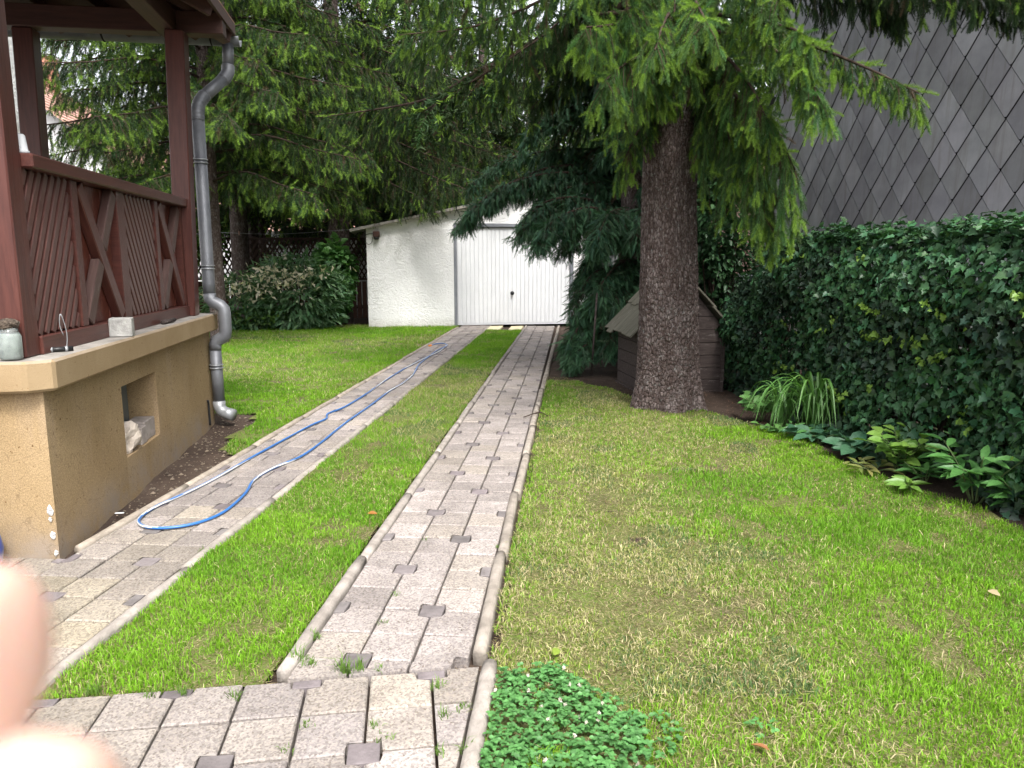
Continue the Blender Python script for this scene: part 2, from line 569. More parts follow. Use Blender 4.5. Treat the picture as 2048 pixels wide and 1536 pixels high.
    MT['black'] = simple('black_plastic', (0.012, 0.012, 0.013), (0.025, 0.025, 0.026), 10, 0.4, 90, 0.0005)
    MT['rust'] = simple('brown_metal', (0.035, 0.018, 0.014), (0.085, 0.04, 0.03), 20, 0.7, 90, 0.002)
    # fibre-cement slates
    nt = NT('slate'); v = coords(nt)
    c = ramp(nt, noise(nt, v, 2.6, 6, 0.65), [(0.3, (0.30, 0.30, 0.32)), (0.55, (0.385, 0.385, 0.405)), (0.75, (0.46, 0.46, 0.475))])
    st = noise(nt, coords(nt, (9, 9, 0.8)), 1.5, 5)
    c = mixc(nt, ramp(nt, st, [(0.5, (0, 0, 0)), (0.75, (0.7, 0.7, 0.7))]), c, (0.25, 0.235, 0.22))
    MT['slate'] = finish(nt, c, 0.75, noise(nt, v, 120, 4), 0.002, 0.6, 0.3, 0, True)
    MT['darkback'] = simple('dark_backing', (0.012, 0.012, 0.013), (0.02, 0.02, 0.02), 5, 0.9, 60, 0.001)
    # conifer bark: grey scales over red-brown
    nt = NT('bark'); v = coords(nt, (1, 1, 0.45), False)
    wv = nt.add('ShaderNodeVectorMath', operation='MULTIPLY_ADD')
    wn_ = nt.add('ShaderNodeTexNoise', Scale=14.0, Detail=3.0); nt.to(v, wn_.inputs['Vector'])
    wv.inputs[1].default_value = (0.03, 0.03, 0.03); nt.to(wn_.outputs['Color'], wv.inputs[0]); nt.to(v, wv.inputs[2])
    vo = nt.add('ShaderNodeTexVoronoi', Scale=44.0); nt.to(wv.outputs[0], vo.inputs['Vector'])
    ve = nt.add('ShaderNodeTexVoronoi', Scale=44.0, feature='DISTANCE_TO_EDGE'); nt.to(wv.outputs[0], ve.inputs['Vector'])
    c = ramp(nt, noise(nt, v, 10, 7, 0.7), [(0.3, (0.088, 0.066, 0.060)), (0.5, (0.135, 0.108, 0.101)), (0.72, (0.20, 0.175, 0.167))])
    c = mixc(nt, 0.8, c, ramp(nt, vo.outputs['Color'], [(0.1, (0.62, 0.54, 0.52)), (0.55, (1.0, 0.98, 0.98)), (0.9, (1.55, 1.55, 1.57))]), 'MULTIPLY')
    c = mixc(nt, ramp(nt, ve.outputs['Distance'], [(0.0, (0.9, 0.9, 0.9)), (0.10, (0, 0, 0))]), c, (0.065, 0.044, 0.038))
    lichen = noise(nt, coords(nt, perobj=False), 26, 5)
    c = mixc(nt, ramp(nt, lichen, [(0.60, (0, 0, 0)), (0.68, (0.8, 0.8, 0.8))]), c, (0.245, 0.24, 0.228))
    hb_ = nt.add('ShaderNodeMath', operation='ADD'); cl_ = nt.add('ShaderNodeMapRange')
    cl_.inputs['From Max'].default_value = 0.16; nt.to(ve.outputs['Distance'], cl_.inputs['Value'])
    nt.to(cl_.outputs[0], hb_.inputs[0]); nt.to(noise(nt, v, 60, 6, 0.7), hb_.inputs[1])
    MT['bark'] = finish(nt, c, 0.95, hb_.outputs[0], 0.008, 1.0, 0.1)
    MT['twig'] = simple('twig', (0.030, 0.021, 0.017), (0.065, 0.046, 0.036), 12, 0.9, 60, 0.004, spec=0.1)
    MT['needles'] = leaf_mat('needles', True, 0.55, 0.22, 0.25)
    MT['needles_inst'] = leaf_mat('needles_scattered', 'inst', 0.55, 0.22, 0.25)
    MT['leaves'] = leaf_mat('leaves', True, 0.45, 0.28, 0.35)
    MT['leaf_each'] = leaf_mat('leaf_each', False, 0.42, 0.25, 0.4)
    MT['ivy'] = leaf_mat('ivy_leaves', True, 0.45, 0.12, 0.3)
    MT['ivy_each'] = leaf_mat('ivy_leaf_each', False, 0.45, 0.12, 0.3)
    MT['grass'] = leaf_mat('grass_blades', True, 0.55, 0.3, 0.2)
    MT['oldwood'] = wood('weathered_boards', (0.036, 0.027, 0.025), (0.075, 0.059, 0.055), (0.17, 0.15, 0.14), 0.85, 0.60, 0.15)
    MT['roofwood'] = wood('mossy_roof_boards', (0.095, 0.090, 0.070), (0.165, 0.155, 0.125), (0.25, 0.24, 0.205), 0.9, 0.6, 0.12)
    MT['fence_wood'] = wood('fence_wood', (0.028, 0.017, 0.013), (0.055, 0.030, 0.022), (0.09, 0.06, 0.045), 0.7, 0.7, 0.2)
    MT['picket'] = wood('picket_wood', (0.055, 0.027, 0.019), (0.10, 0.05, 0.035), (0.14, 0.09, 0.07), 0.7, 0.7, 0.2)
    MT['tile'] = simple('clay_tile', (0.42, 0.24, 0.19), (0.56, 0.36, 0.29), 2, 0.8, 60, 0.003, objcolor=True)
    MT['brick'] = simple('brick', (0.33, 0.135, 0.095), (0.42, 0.20, 0.15), 14, 0.85, 80, 0.003, objcolor=True)
    MT['pale_wall'] = simple('pale_wall', (0.52, 0.52, 0.53), (0.60, 0.60, 0.60), 1.5, 0.9, 60, 0.004)
    MT['pink_wall'] = simple('pink_wall', (0.66, 0.40, 0.36), (0.74, 0.48, 0.43), 1.5, 0.9, 60, 0.004)
    MT['concrete'] = simple('concrete', (0.27, 0.265, 0.25), (0.44, 0.43, 0.41), 18, 0.9, 90, 0.006, strength=1.0)
    MT['pale_concrete'] = simple('pale_concrete', (0.55, 0.54, 0.51), (0.66, 0.65, 0.62), 1.5, 0.9, 60, 0.004)
    MT['yellow_slab'] = simple('yellow_slab', (0.50, 0.43, 0.27), (0.62, 0.55, 0.38), 12, 0.9, 90, 0.004)
    MT['stone'] = simple('pale_stone', (0.40, 0.34, 0.28), (0.58, 0.51, 0.44), 9, 0.9, 45, 0.012, strength=1.0)
    MT['brickgrey'] = simple('grey_brick', (0.24, 0.205, 0.185), (0.34, 0.30, 0.275), 20, 0.9, 90, 0.004)
    MT['blue'] = simple('blue_plastic', (0.014, 0.055, 0.30), (0.018, 0.07, 0.36), 3, 0.3, 60, 0.0004, spec=0.5)
    MT['pale_plastic'] = simple('pale_plastic', (0.42, 0.43, 0.45), (0.5, 0.51, 0.52), 6, 0.45, 60, 0.0006)
    MT['moss'] = simple('dry_moss', (0.03, 0.022, 0.018), (0.13, 0.10, 0.075), 40, 0.95, 120, 0.012, strength=1.0)
    MT['murk'] = simple('murky_filling', (0.16, 0.18, 0.165), (0.33, 0.35, 0.32), 22, 0.6, 60, 0.004)
    nt = NT('window_glass')
    b = nt.add('ShaderNodeBsdfPrincipled', Roughness=0.12); b.inputs['Base Color'].default_value = (0.10, 0.12, 0.125, 1)
    b.inputs['Specular IOR Level'].default_value = 0.7
    nt.to(b.outputs[0], nt.out.inputs['Surface']); MT['glass'] = nt.m
    nt = NT('jar_glass')
    b = nt.add('ShaderNodeBsdfPrincipled', Roughness=0.08); b.inputs['Base Color'].default_value = (0.75, 0.82, 0.80, 1)
    b.inputs['Transmission Weight'].default_value = 0.85; b.inputs['IOR'].default_value = 1.3
    nt.to(b.outputs[0], nt.out.inputs['Surface']); MT['jar_glass'] = nt.m
    # striped garden hose (stripe written per vertex)
    nt = NT('hose'); a_ = nt.add('ShaderNodeAttribute', attribute_name='tint')
    MT['hose'] = finish(nt, a_.outputs['Color'], 0.32, None, spec=0.5)
    # skin
    nt = NT('skin'); v = coords(nt, perobj=False)
    c = ramp(nt, noise(nt, v, 40, 5), [(0.3, (0.60, 0.37, 0.30)), (0.7, (0.66, 0.43, 0.355))])
    b = nt.add('ShaderNodeBsdfPrincipled', Roughness=0.5)
    nt.to(c, b.inputs['Base Color']); b.inputs['Subsurface Weight'].default_value = 0.5
    b.inputs['Subsurface Radius'].default_value = (0.012, 0.004, 0.002); b.inputs['Subsurface Scale'].default_value = 1.0
    bp = nt.add('ShaderNodeBump', Strength=0.3, Distance=0.0003); nt.to(noise(nt, v, 900, 4), bp.inputs['Height']); nt.to(bp.outputs[0], b.inputs['Normal'])
    nt.to(b.outputs[0], nt.out.inputs['Surface']); MT['skin'] = nt.m
    nt = NT('nail'); MT['nail'] = finish(nt, (0.75, 0.48, 0.42), 0.3, None, spec=0.5)
build_materials()

# ------------------------------------------------------------------ ground, lawns
BED = [(1.55, 9.4), (1.66, 7.6), (1.79, 6.4), (1.92, 5.15), (2.22, 4.4), (2.38, 3.85), (2.55, 3.0), (2.75, 1.2)]


def grid_sheet(name, inside, x0, x1, y0, y1, step, zf, mat):
    xs = np.arange(x0, x1 + step / 2, step); ys = np.arange(y0, y1 + step / 2, step)
    X, Y = np.meshgrid(xs, ys, indexing='ij')
    V = np.stack([X, Y, zf(X, Y)], -1).reshape(-1, 3)
    i, j = np.meshgrid(np.arange(len(xs) - 1), np.arange(len(ys) - 1), indexing='ij')
    k = i * len(ys) + j
    F = np.stack([k, k + len(ys), k + len(ys) + 1, k + 1], -1).reshape(-1, 4)
    c = V[F].mean(1)
    F = F[inside(c[:, 0], c[:, 1])]
    o = obj_np(name, V, F, mat, smooth=True)
    o['kind'] = 'structure'
    return o


bm = bmesh.new()
n_ = 8
for gx in range(n_ + 1):
    for gy in range(n_ + 1):
        bm.verts.new((-150 + 300 * gx / n_, -120 + 300 * gy / n_, -0.035))
bm.verts.ensure_lookup_table()
for gx in range(n_):
    for gy in range(n_):
        k = gx * (n_ + 1) + gy
        bm.faces.new((bm.verts[k], bm.verts[k + n_ + 1], bm.verts[k + n_ + 2], bm.verts[k + 1]))
tag(obj_bm('ground', bm, MT['soil']), kind='structure')
und = lambda X, Y: -0.012 + 0.02 * vnoise(X, Y, 0.5, 1) + 0.01 * vnoise(X, Y, 0.13, 2)
# soil beds in view carry a little relief
grid_sheet('soil_bed', lambda x, y: x > -1e9, -5.5, -2.36, 3.0, 8.0, 0.08, lambda X, Y: -0.04 + 0.03 * vnoise(X, Y, 0.25, 3) + 0.012 * vnoise(X, Y, 0.09, 4), MT['soil'])
grid_sheet('soil_bed', lambda x, y: x > -1e9, -0.25, 4.2, 1.5, 12.0, 0.08, lambda X, Y: -0.04 + 0.03 * vnoise(X, Y, 0.25, 3) + 0.012 * vnoise(X, Y, 0.09, 4), MT['soil'])


def bed_x(y):
    b = np.array(BED)[::-1]
    return np.interp(y, b[:, 1], b[:, 0])


def in_right(x, y):
    return (x > -0.27) & (x < bed_x(y) + 0.12 * (vnoise(x, y, 0.35, 9) - 0.5)) & (y > 0.5) & (y < 8.9 - 1.47 * (x + 0.15) + 0.5 * (vnoise(x, y, 0.5, 14) - 0.5))


HOUSE = Frame((-2.38, 3.17), 13.0)
def house_rs(x, y):
    dx, dy = x - HOUSE.o[0], y - HOUSE.o[1]
    return dx * HOUSE.er[0] + dy * HOUSE.er[1], dx * HOUSE.ef[0] + dy * HOUSE.ef[1]


def in_left(x, y):
    r, s = house_rs(x, y)
    edge = 0.20 + 0.25 * vnoise(x, y, 0.4, 12)
    return (x < -2.40) & (y > 3.95) & (y < 15.9 + 0.10 * (x + 5)) & ((r > edge) | (s > 3.25 + 0.3 * vnoise(x, y, 0.4, 12))) & (x > -11)


# the front path runs along the line v = 0 of PATH, the tracks end on it
PATH = Frame((-1.647, 2.06), 12.5)
def path_rv(x, y):
    dx, dy = x - PATH.o[0], y - PATH.o[1]
    return dx * PATH.er[0] + dy * PATH.er[1], dx * PATH.ef[0] + dy * PATH.ef[1]


def in_strip(x, y):
    return (x > -1.69) & (x < -0.985) & (path_rv(x, y)[1] > 0.01) & (y < 15.05)


grid_sheet('lawn', in_right, -0.30, 3.0, 0.5, 8.7, 0.06, und, MT['turf'])
grid_sheet('lawn', in_left, -11.0, -2.40, 3.9, 16.5, 0.12, und, MT['turf'])
grid_sheet('lawn', in_strip, -1.70, -0.98, 1.7, 15.1, 0.05, und, MT['turf'])


# ------------------------------------------------------------------ slabs, inlays, kerbs
def inset_poly(P, d):
    """shrink a plan polygon (counter-clockwise) by d"""
    P = np.asarray(P, float); n = len(P); out = []
    for i in range(n):
        a_, b, c = P[i - 1], P[i], P[(i + 1) % n]
        e1, e2 = nrm(b - a_), nrm(c - b)
        n1, n2 = np.array([-e1[1], e1[0]]), np.array([-e2[1], e2[0]])
        k = 1 + n1.dot(n2)
        out.append(b + (n1 + n2) * d / max(k, 0.2))
    return np.array(out)


def slab_outline(p, notch, half=True):
    """square of pitch p centred on 0 with the notch corner (sx, sy) cut out"""
    h, c = p / 2, 0.049
    P = [(-h, -h), (h, -h), (h, h), (-h, h)]
    sx, sy = notch
    k = P.index((sx * h, sy * h))
    a_ = (sx * (h - c), sy * h); b = (sx * (h - c), sy * (h - c)); d = (sx * h, sy * (h - c))
    ins = [a_, b, d] if k in (1, 3) else [d, b, a_]
    if k == 0: ins = [a_, b, d]; ins = [(-h, -(h - c)), b, (-(h - c), -h)]
    if k == 1: ins = [(h - c, -h), b, (h, -(h - c))]
    if k == 2: ins = [(h, h - c), b, (h - c, h)]
    if k == 3: ins = [(-(h - c), h), b, (-h, h - c)]
    return P[:k] + ins + P[k + 1:]


def clip_poly(P, f):
    """keep the part of a polygon where f(point) >= 0 (half-plane, Sutherland-Hodgman)"""
    out = []
    for i in range(len(P)):
        a_, b = np.asarray(P[i - 1], float), np.asarray(P[i], float)
        fa, fb = f(a_), f(b)
        if (fa >= 0) != (fb >= 0): out.append(a_ + (b - a_) * fa / (fa - fb))
        if fb >= 0: out.append(b)
    return out


_pm = {}
def piece_mesh(key, poly, thick, mat, name, bev=0.005):
    if key not in _pm:
        V, F = prism_np(poly, -thick, 0.0)
        bm = bmesh.new()
        vs = [bm.verts.new(v) for v in V]
        fs = [bm.faces.new([vs[i] for i in f]) for f in F]
        n = len(poly)
        top = [e_ for e_ in fs[1].edges]
        bmesh.ops.bevel(bm, geom=top, offset=bev, segments=1, affect='EDGES')
        me = bpy.data.meshes.new(name)
        bm.to_mesh(me); bm.free()
        me.materials.append(mat)
        _pm[key] = me
    return _pm[key]


def jit(p, ang, z, tilt=0.55):
    M = Matrix.Translation(Vector((p[0], p[1], z + R.uniform(-0.0025, 0.0025))))
    return M @ Matrix.Rotation(ang + math.radians(R.uniform(-0.25, 0.25)), 4, 'Z') @ Matrix.Rotation(math.radians(R.gauss(0, tilt)), 4, 'X') @ Matrix.Rotation(math.radians(R.gauss(0, tilt)), 4, 'Y')


def slab_tone(x, y, warm=0.0):
    t = R.uniform(0.82, 1.12) * (0.86 + 0.28 * float(vnoise(x, y, 0.9, 20)))
    w = min(1.0, max(0.0, warm + R.uniform(-0.25, 0.25)))
    return (t * (1.03 + 0.10 * w), t * (1.0 + 0.07 * w), t * (1.0 - 0.20 * w))


ZT = 0.012
def pave(parent, frame_, cols, rows, p, keep=None, warm=lambda x, y: 0.0, shift=0):
    """slabs of pitch p in a plan frame; a dark square inlay fills the four cut corners at every second crossing"""
    ang = frame_.t
    c0, c1 = cols; r0, r1 = rows
    crossing = lambda c, r: r % 2 == 0 and (c + r // 2 + shift) % 2 == 0
    for c in range(c0, c1):
        for r in range(r0, r1):
            ctr = frame_((c + 0.5) * p, (r + 0.5) * p)
            sx = -1 if (crossing(c, r) or crossing(c, r + 1)) else 1
            sy = -1 if r % 2 == 0 else 1
            poly = slab_outline(p, (sx, sy))
            wp = [frame_((c + 0.5) * p + q[0], (r + 0.5) * p + q[1])[:2] for q in poly]
            tone = slab_tone(ctr[0], ctr[1], warm(ctr[0], ctr[1]))
            if keep is not None:
                vals = [keep(w) for w in wp]
                if max(vals) <= 0.0: continue
                if min(vals) < 0:
                    q = clip_poly(wp, keep)
                    if len(q) < 3: continue
                    q = np.array(q)
                    if 0.5 * abs(np.dot(q[:, 0], np.roll(q[:, 1], 1)) - np.dot(q[:, 1], np.roll(q[:, 0], 1))) < 0.0025: continue
                    q = inset_poly(q, 0.005)
                    V, F = prism_np(q, ZT - 0.05 + R.uniform(-0.002, 0.002), ZT + R.uniform(-0.002, 0.002))
                    obj_poly('slab', V, F, MT['slab'], parent, color=tone)
                    continue
            me = piece_mesh(('s', sx, sy, p), inset_poly(poly, 0.0042), 0.05, MT['slab'], 'slab')
            place('slab', me, jit(ctr, ang, ZT), parent, tone)
    for c in range(c0, c1 + 1):
        for r in range(r0, r1 + 1):
            if not crossing(c, r): continue
            lo, hi = (-0.049 if c > c0 else 0.0), (0.049 if c < c1 else 0.0)
            lr, hr = (-0.049 if r > r0 else 0.0), (0.049 if r < r1 else 0.0)
            if hi - lo < 0.01 or hr - lr < 0.01: continue
            poly = [(lo, lr), (hi, lr), (hi, hr), (lo, hr)]
            wp = [frame_(c * p + q[0], r * p + q[1])[:2] for q in poly]
            if keep is not None and min(keep(w) for w in wp) < 0: continue
            t = R.uniform(0.78, 1.18)
            me = piece_mesh(('i', lo, hi, lr, hr), inset_poly(poly, 0.0035), 0.05, MT['inlay'], 'inlay_paver', 0.0022)
            place('inlay_paver', me, jit(frame_(c * p, r * p), ang, ZT - 0.001), parent, (t, t * R.uniform(0.95, 1.02), t))


def kerb(parent, a_, b, w=0.050, h=0.027, n=1.0, name='kerb_stone', chip=None, warm=0.2, tilt=1.0):
    """rounded edging stones laid end to end from a to b"""
    a_, b = np.asarray(a_, float), np.asarray(b, float)
    L = np.linalg.norm(b - a_); d = (b - a_) / L; k = max(1, round(L / n))
    nx = np.array([-d[1], d[0]])
    for i in range(k):
        l = L / k - 0.006
        c = a_ + d * (i + 0.5) * L / k
        prof = [(-w / 2, -0.10), (w / 2, -0.10), (w / 2, h - w * 0.36)]
        prof += [(w / 2 * math.cos(t), h - w * 0.36 + w * 0.36 * math.sin(t)) for t in np.linspace(0, math.pi, 7)[1:-1]]
        prof += [(-w / 2, h - w * 0.36)]
        bm = bmesh.new()
        m = 9
        rings = []
        for q in range(m):
            x = -l / 2 + l * q / (m - 1)
            shr = 0.94 if q in (0, m - 1) else 1.0
            rings.append([bm.verts.new((x, u * shr + R.uniform(-0.0012, 0.0012), (v if v < 0 else v * (1 if shr == 1 else 0.93)) + (R.uniform(-0.0018, 0.0018) if v > 0 else 0))) for u, v in prof])
        for r1, r2 in zip(rings[:-1], rings[1:]):
            for j in range(len(prof)):
                bm.faces.new((r1[j], r1[(j + 1) % len(prof)], r2[(j + 1) % len(prof)], r2[j]))
        bm.faces.new(rings[0]); bm.faces.new(rings[-1][::-1])
        bmesh.ops.recalc_face_normals(bm, faces=bm.faces)
        ang = math.atan2(d[1], d[0]) + math.radians(R.gauss(0, 0.35 * tilt))
        M = Matrix.Translation(Vector((c[0] + nx[0] * R.uniform(-.004, .004), c[1], R.uniform(-0.006, 0.004)))) @ Matrix.Rotation(ang, 4, 'Z') @ Matrix.Rotation(math.radians(R.gauss(0, 1.5 * tilt)), 4, 'X')
        o = obj_bm(name, bm, MT['kerb'], parent, smooth=True, M=M)
        t = R.uniform(0.88, 1.1)
        o.color = (t * (1 + .06 * warm), t, t * (1 - .12 * warm), 1)


above = lambda w: path_rv(w[0], w[1])[1] - 0.0
PT = 0.195
rt = thing('paved_track', (-0.63, 2.3, 0), kind='structure')
pave(rt, Frame((-0.9245, 2.0 - 0.02), 0), (0, 3), (1, 72), PT, above)
kerb(rt, (-0.952, 2.27), (-0.952, 16.05))
kerb(rt, (-0.311, 2.44), (-0.311, 8.0), warm=0.5)
kerb(rt, (-0.300, 8.0), (-0.255, 16.1), warm=0.5)
lt = thing('paved_track', (-2.04, 2.3, 0), kind='structure')
warm_l = lambda x, y: max(0.0, min(1.0, (4.4 - y) / 1.6)) * 0.55
pave(lt, Frame((-2.33, 1.98), 0), (0, 3), (-1, 72), PT, above, warm_l, 1)
pave(lt, Frame((-2.33, 1.98), 0), (-7, 0), (-4, 6), PT, above, warm_l, 1)
kerb(lt, (-1.717, 2.09), (-1.717, 15.95))
kerb(lt, (-2.358, 3.28), (-2.358, 15.5), warm=0.8)
fp = thing('front_path', (-0.9, 1.8, 0), kind='structure')
pave(fp, PATH, (-8, 9), (-7, 0), 0.203, lambda w: -0.293 - w[0], lambda x, y: 0.12)
kerb(fp, (-0.258, 2.385), (-0.262, 1.02), n=0.66, w=0.055, h=0.029)
# two pale slabs and a tuft between them close the grass strip before the garage
ap = thing('garage_apron', (-1.35, 15.3, 0), kind='structure')
for u0, u1 in ((-1.70, -1.44), (-1.26, -1.00)):
    V, F = prism_np([(u0, 15.10), (u1, 15.12), (u1, 15.95), (u0, 15.82)], -0.03, 0.018)
    obj_poly('slab', V, F, MT['yellow_slab'], ap, bev=0.006)


# ------------------------------------------------------------------ garage
GF = Frame((-4.23, 15.47), 12.8)
g = thing('garage', GF(2.3, 2.5), 'white rendered garage with a sloping flat roof and white up and over door', 'garage')
DW0, DW1, DH = 1.80, 4.38, 2.16
zr = lambda r: 2.035 + 0.212 * r            # underside of the sloping roof


def wall_np(name, pts, s0, s1, mat, parent):
    """a wall slab whose outline (r, z) is in the garage front plane, from depth s0 to s1"""
    n = len(pts)
    V = [GF(r, s0, z) for r, z in pts] + [GF(r, s1, z) for r, z in pts]
    F = [tuple(range(n)), tuple(range(2 * n - 1, n - 1, -1))] + [(i, n + i, n + (i + 1) % n, (i + 1) % n) for i in range(n)]
    return obj_poly(name, V, F, mat, parent)


wall_np('front_wall', [(0, -0.05), (DW0, -0.05), (DW0, zr(DW0)), (0, zr(0))], 0, 0.2, MT['white_render'], g)
wall_np('front_wall', [(DW1, -0.05), (4.9, -0.05), (4.9, zr(4.9)), (DW1, zr(DW1))], 0, 0.2, MT['white_render'], g)
wall_np('lintel', [(DW0, DH), (DW1, DH), (DW1, zr(DW1)), (DW0, zr(DW0))], 0, 0.2, MT['white_render'], g)
wall_np('side_wall', [(0.001, -0.05), (0.2, -0.05), (0.2, zr(0.2)), (0.001, zr(0))], 0.2, 5.4, MT['white_render'], g)
wall_np('side_wall', [(4.7, -0.05), (4.899, -0.05), (4.899, zr(4.9)), (4.7, zr(4.7))], 0.2, 5.4, MT['white_render'], g)
wall_np('back_wall', [(0.2, -0.05), (4.7, -0.05), (4.7, zr(4.7)), (0.2, zr(0.2))], 5.2, 5.4, MT['white_render'], g)
wall_np('roof', [(-0.32, zr(-0.32)), (5.15, zr(5.15)), (5.15, zr(5.15) + 0.055), (-0.32, zr(-0.32) + 0.055)], -0.16, 5.6, MT['bitumen'], g)
for r0, r1, z1 in ((DW0, DW0 + 0.065, DH), (DW1 - 0.065, DW1, DH)):
    GF.block('door_frame', r0, r1, -0.015, 0.12, 0.0, z1, MT['grey_paint'], g)
GF.block('door_frame', DW0 + 0.065, DW1 - 0.065, -0.014, 0.12, DH - 0.07, DH, MT['grey_paint'], g)
dr = GF.block('door', DW0 + 0.067, DW1 - 0.067, 0.055, 0.075, 0.025, DH - 0.072, MT['white_paint'], g)
dr_inv = (Matrix.Translation(Vector(list(g.location))) @ dr.matrix_basis).inverted()
nr = 27
w_ = (DW1 - DW0 - 0.15) / nr
rib = box_mesh(w_ - 0.012, 0.016, DH - 0.16, 0.005, MT['white_paint'], 'door_rib')
for i in range(nr):
    o = bpy.data.objects.new('door_rib', rib); link(o, dr)
    c = GF(DW0 + 0.075 + (i + 0.5) * w_, 0.046, 0.045 + (DH - 0.13) / 2)
    o.matrix_basis = dr_inv @ mat4(GF.er, GF.ef, (0, 0, 1), c)
rail_ = box_mesh(DW1 - DW0 - 0.14, 0.022, 0.022, 0.004, MT['white_paint'], 'door_rail')
for z in (0.036, DH - 0.10):
    o = bpy.data.objects.new('door_rail', rail_); link(o, dr)
    o.matrix_basis = dr_inv @ mat4(GF.er, GF.ef, (0, 0, 1), GF((DW0 + DW1) / 2, 0.043, z))
hb = lathe('handle', [(0.0, 0), (0.038, 0.0), (0.042, 0.006), (0.030, 0.012), (0.014, 0.016), (0.013, 0.045), (0.028, 0.05), (0.030, 0.062), (0.018, 0.07), (0.001, 0.071)], (0, 0, 0), MT['black'])
hb.parent = dr
hb.matrix_basis = dr_inv @ (Matrix.Translation(Vector(list(GF(3.05, 0.036, 0.70)))) @ Matrix.Rotation(GF.t, 4, 'Z') @ Matrix.Rotation(math.radians(90), 4, 'X'))
bl = thing('outdoor_lamp', GF(0.21, -0.09, 1.93), 'small rusty brown lamp box under the garage eave at its left corner', 'lamp')
GF.block('lamp_body', 0.14, 0.28, -0.13, 0.0, 1.865, 1.985, MT['rust'], bl, 0.012)
lathe('lamp_cap', [(0.03, -0.05), (0.055, -0.03), (0.055, 0.0), (0.02, 0.01)], GF(0.21, -0.07, 1.862), MT['black'], bl, 14)
tube('cable', catmull([GF(0.14, -0.02, 1.94), GF(0.02, -0.03, 1.92), GF(-0.04, -0.04, 1.85), GF(0.03, -0.03, 1.72), GF(0.11, -0.02, 1.76), GF(0.13, -0.02, 1.86)], 24), 0.006, MT['black'], bl, 6)


# ------------------------------------------------------------------ porch of the house on the left
hp = thing('porch', HOUSE(-1.0, 1.4), 'red brown timber porch with lattice rail on an ochre rendered base', 'porch')
WL, LE = 3.06, 3.12
# base walls with a cellar window opening
W0, W1, WZ0, WZ1 = 0.95, 1.58, 0.235, 0.66
for s0, s1, z0, z1 in ((0, W0, -0.1, 0.80), (W1, WL, -0.1, 0.80), (W0, W1, -0.1, WZ0), (W0, W1, WZ1, 0.80)):
    HOUSE.block('base_wall', -0.28, 0.0, s0, s1, z0, z1, MT['ochre'], hp, 0.0)
HOUSE.block('base_wall', -4.6, -0.2805, 0.0, 0.28, -0.1, 0.80, MT['ochre'], hp, 0.0)
HOUSE.block('base_wall', -4.6, -0.2805, WL - 0.28, WL, -0.1, 0.80, MT['ochre'], hp, 0.0)
# ledge slab with a blunt front corner
def ledge(name, outline, z0, z1, parent):
    V, F = prism_np([HOUSE(r, s)[:2] for r, s in outline], z0, z1)
    return obj_poly(name, V, F, MT['ledge'], parent, bev=0.012)
ledge('ledge', [(-4.6, -0.075), (-0.035, -0.075), (0.062, -0.005), (0.062, LE), (-0.30, LE), (-0.30, 0.26), (-4.6, 0.26)], 0.80, 0.942, hp)
ledge('ledge', [(-4.6, LE - 0.36), (-0.302, LE - 0.36), (-0.302, LE - 0.001), (-4.6, LE - 0.001)], 0.80, 0.942, hp)
HOUSE.block('porch_floor', -4.6, -0.302, 0.262, LE - 0.362, 0.82, 0.925, MT['concrete'], hp, 0.0)
# cellar window: frame, panes, catch
cw = HOUSE.block('cellar_window', -0.235, -0.195, W0 + 0.004, W1 - 0.004, WZ0 + 0.003, WZ1 - 0.003, MT['darkback'], hp, 0.0)
for nm, r0, r1, s0, s1, z0, z1, m_ in (('window_frame', -0.194, -0.165, 1.30, 1.40, WZ0, WZ1, 'redwood'), ('window_frame', -0.194, -0.165, W0, W0 + 0.05, WZ0, WZ1, 'redwood'), ('window_frame', -0.194, -0.166, W0 + .05, 1.30, WZ0, WZ0 + .035, 'grey_paint'),
                                  ('window_frame', -0.194, -0.166, W0 + .05, 1.30, WZ1 - .035, WZ1, 'redwood'), ('window_frame', -0.194, -0.164, 1.28, 1.30, WZ0 + .035, WZ1 - .035, 'grey_paint'), ('pane', -0.190, -0.182, W0 + .05, 1.28, WZ0 + .035, WZ1 - .035, 'glass'),
                                  ('pane', -0.190, -0.182, 1.40, W1 - 0.01, WZ0 + .02, WZ1 - .02, 'glass'), ('latch', -0.165, -0.150, 1.335, 1.352, 0.345, 0.395, 'white_paint')):
    o = HOUSE.block(nm, r0, r1, s0, s1, z0, z1, MT[m_], hp, 0.002)
    M = o.matrix_basis.copy(); o.parent = cw; o.matrix_basis = cw.matrix_basis.inverted() @ M
for z, r, s, sz in ((0.235, -0.02, -0.004, 0.016), (0.115, -0.018, -0.004, 0.014), (0.03, -0.012, -0.004, 0.010), (0.195, -0.022, -0.004, 0.008)):
    bm = bmesh.new(); bmesh.ops.create_icosphere(bm, subdivisions=2, radius=1.0)
    for v in bm.verts: v.co = Vector((v.co.x * sz * R.uniform(.6, 1.2), v.co.y * 0.006, v.co.z * sz * 1.7 * R.uniform(.6, 1.2)))
    o = obj_bm('plaster_chip', bm, MT['white_render'], hp)
    o.matrix_basis = Matrix.Translation(Vector(list(HOUSE(r, s, z) - root_loc(hp)))) @ Matrix.Rotation(HOUSE.t, 4, 'Z')
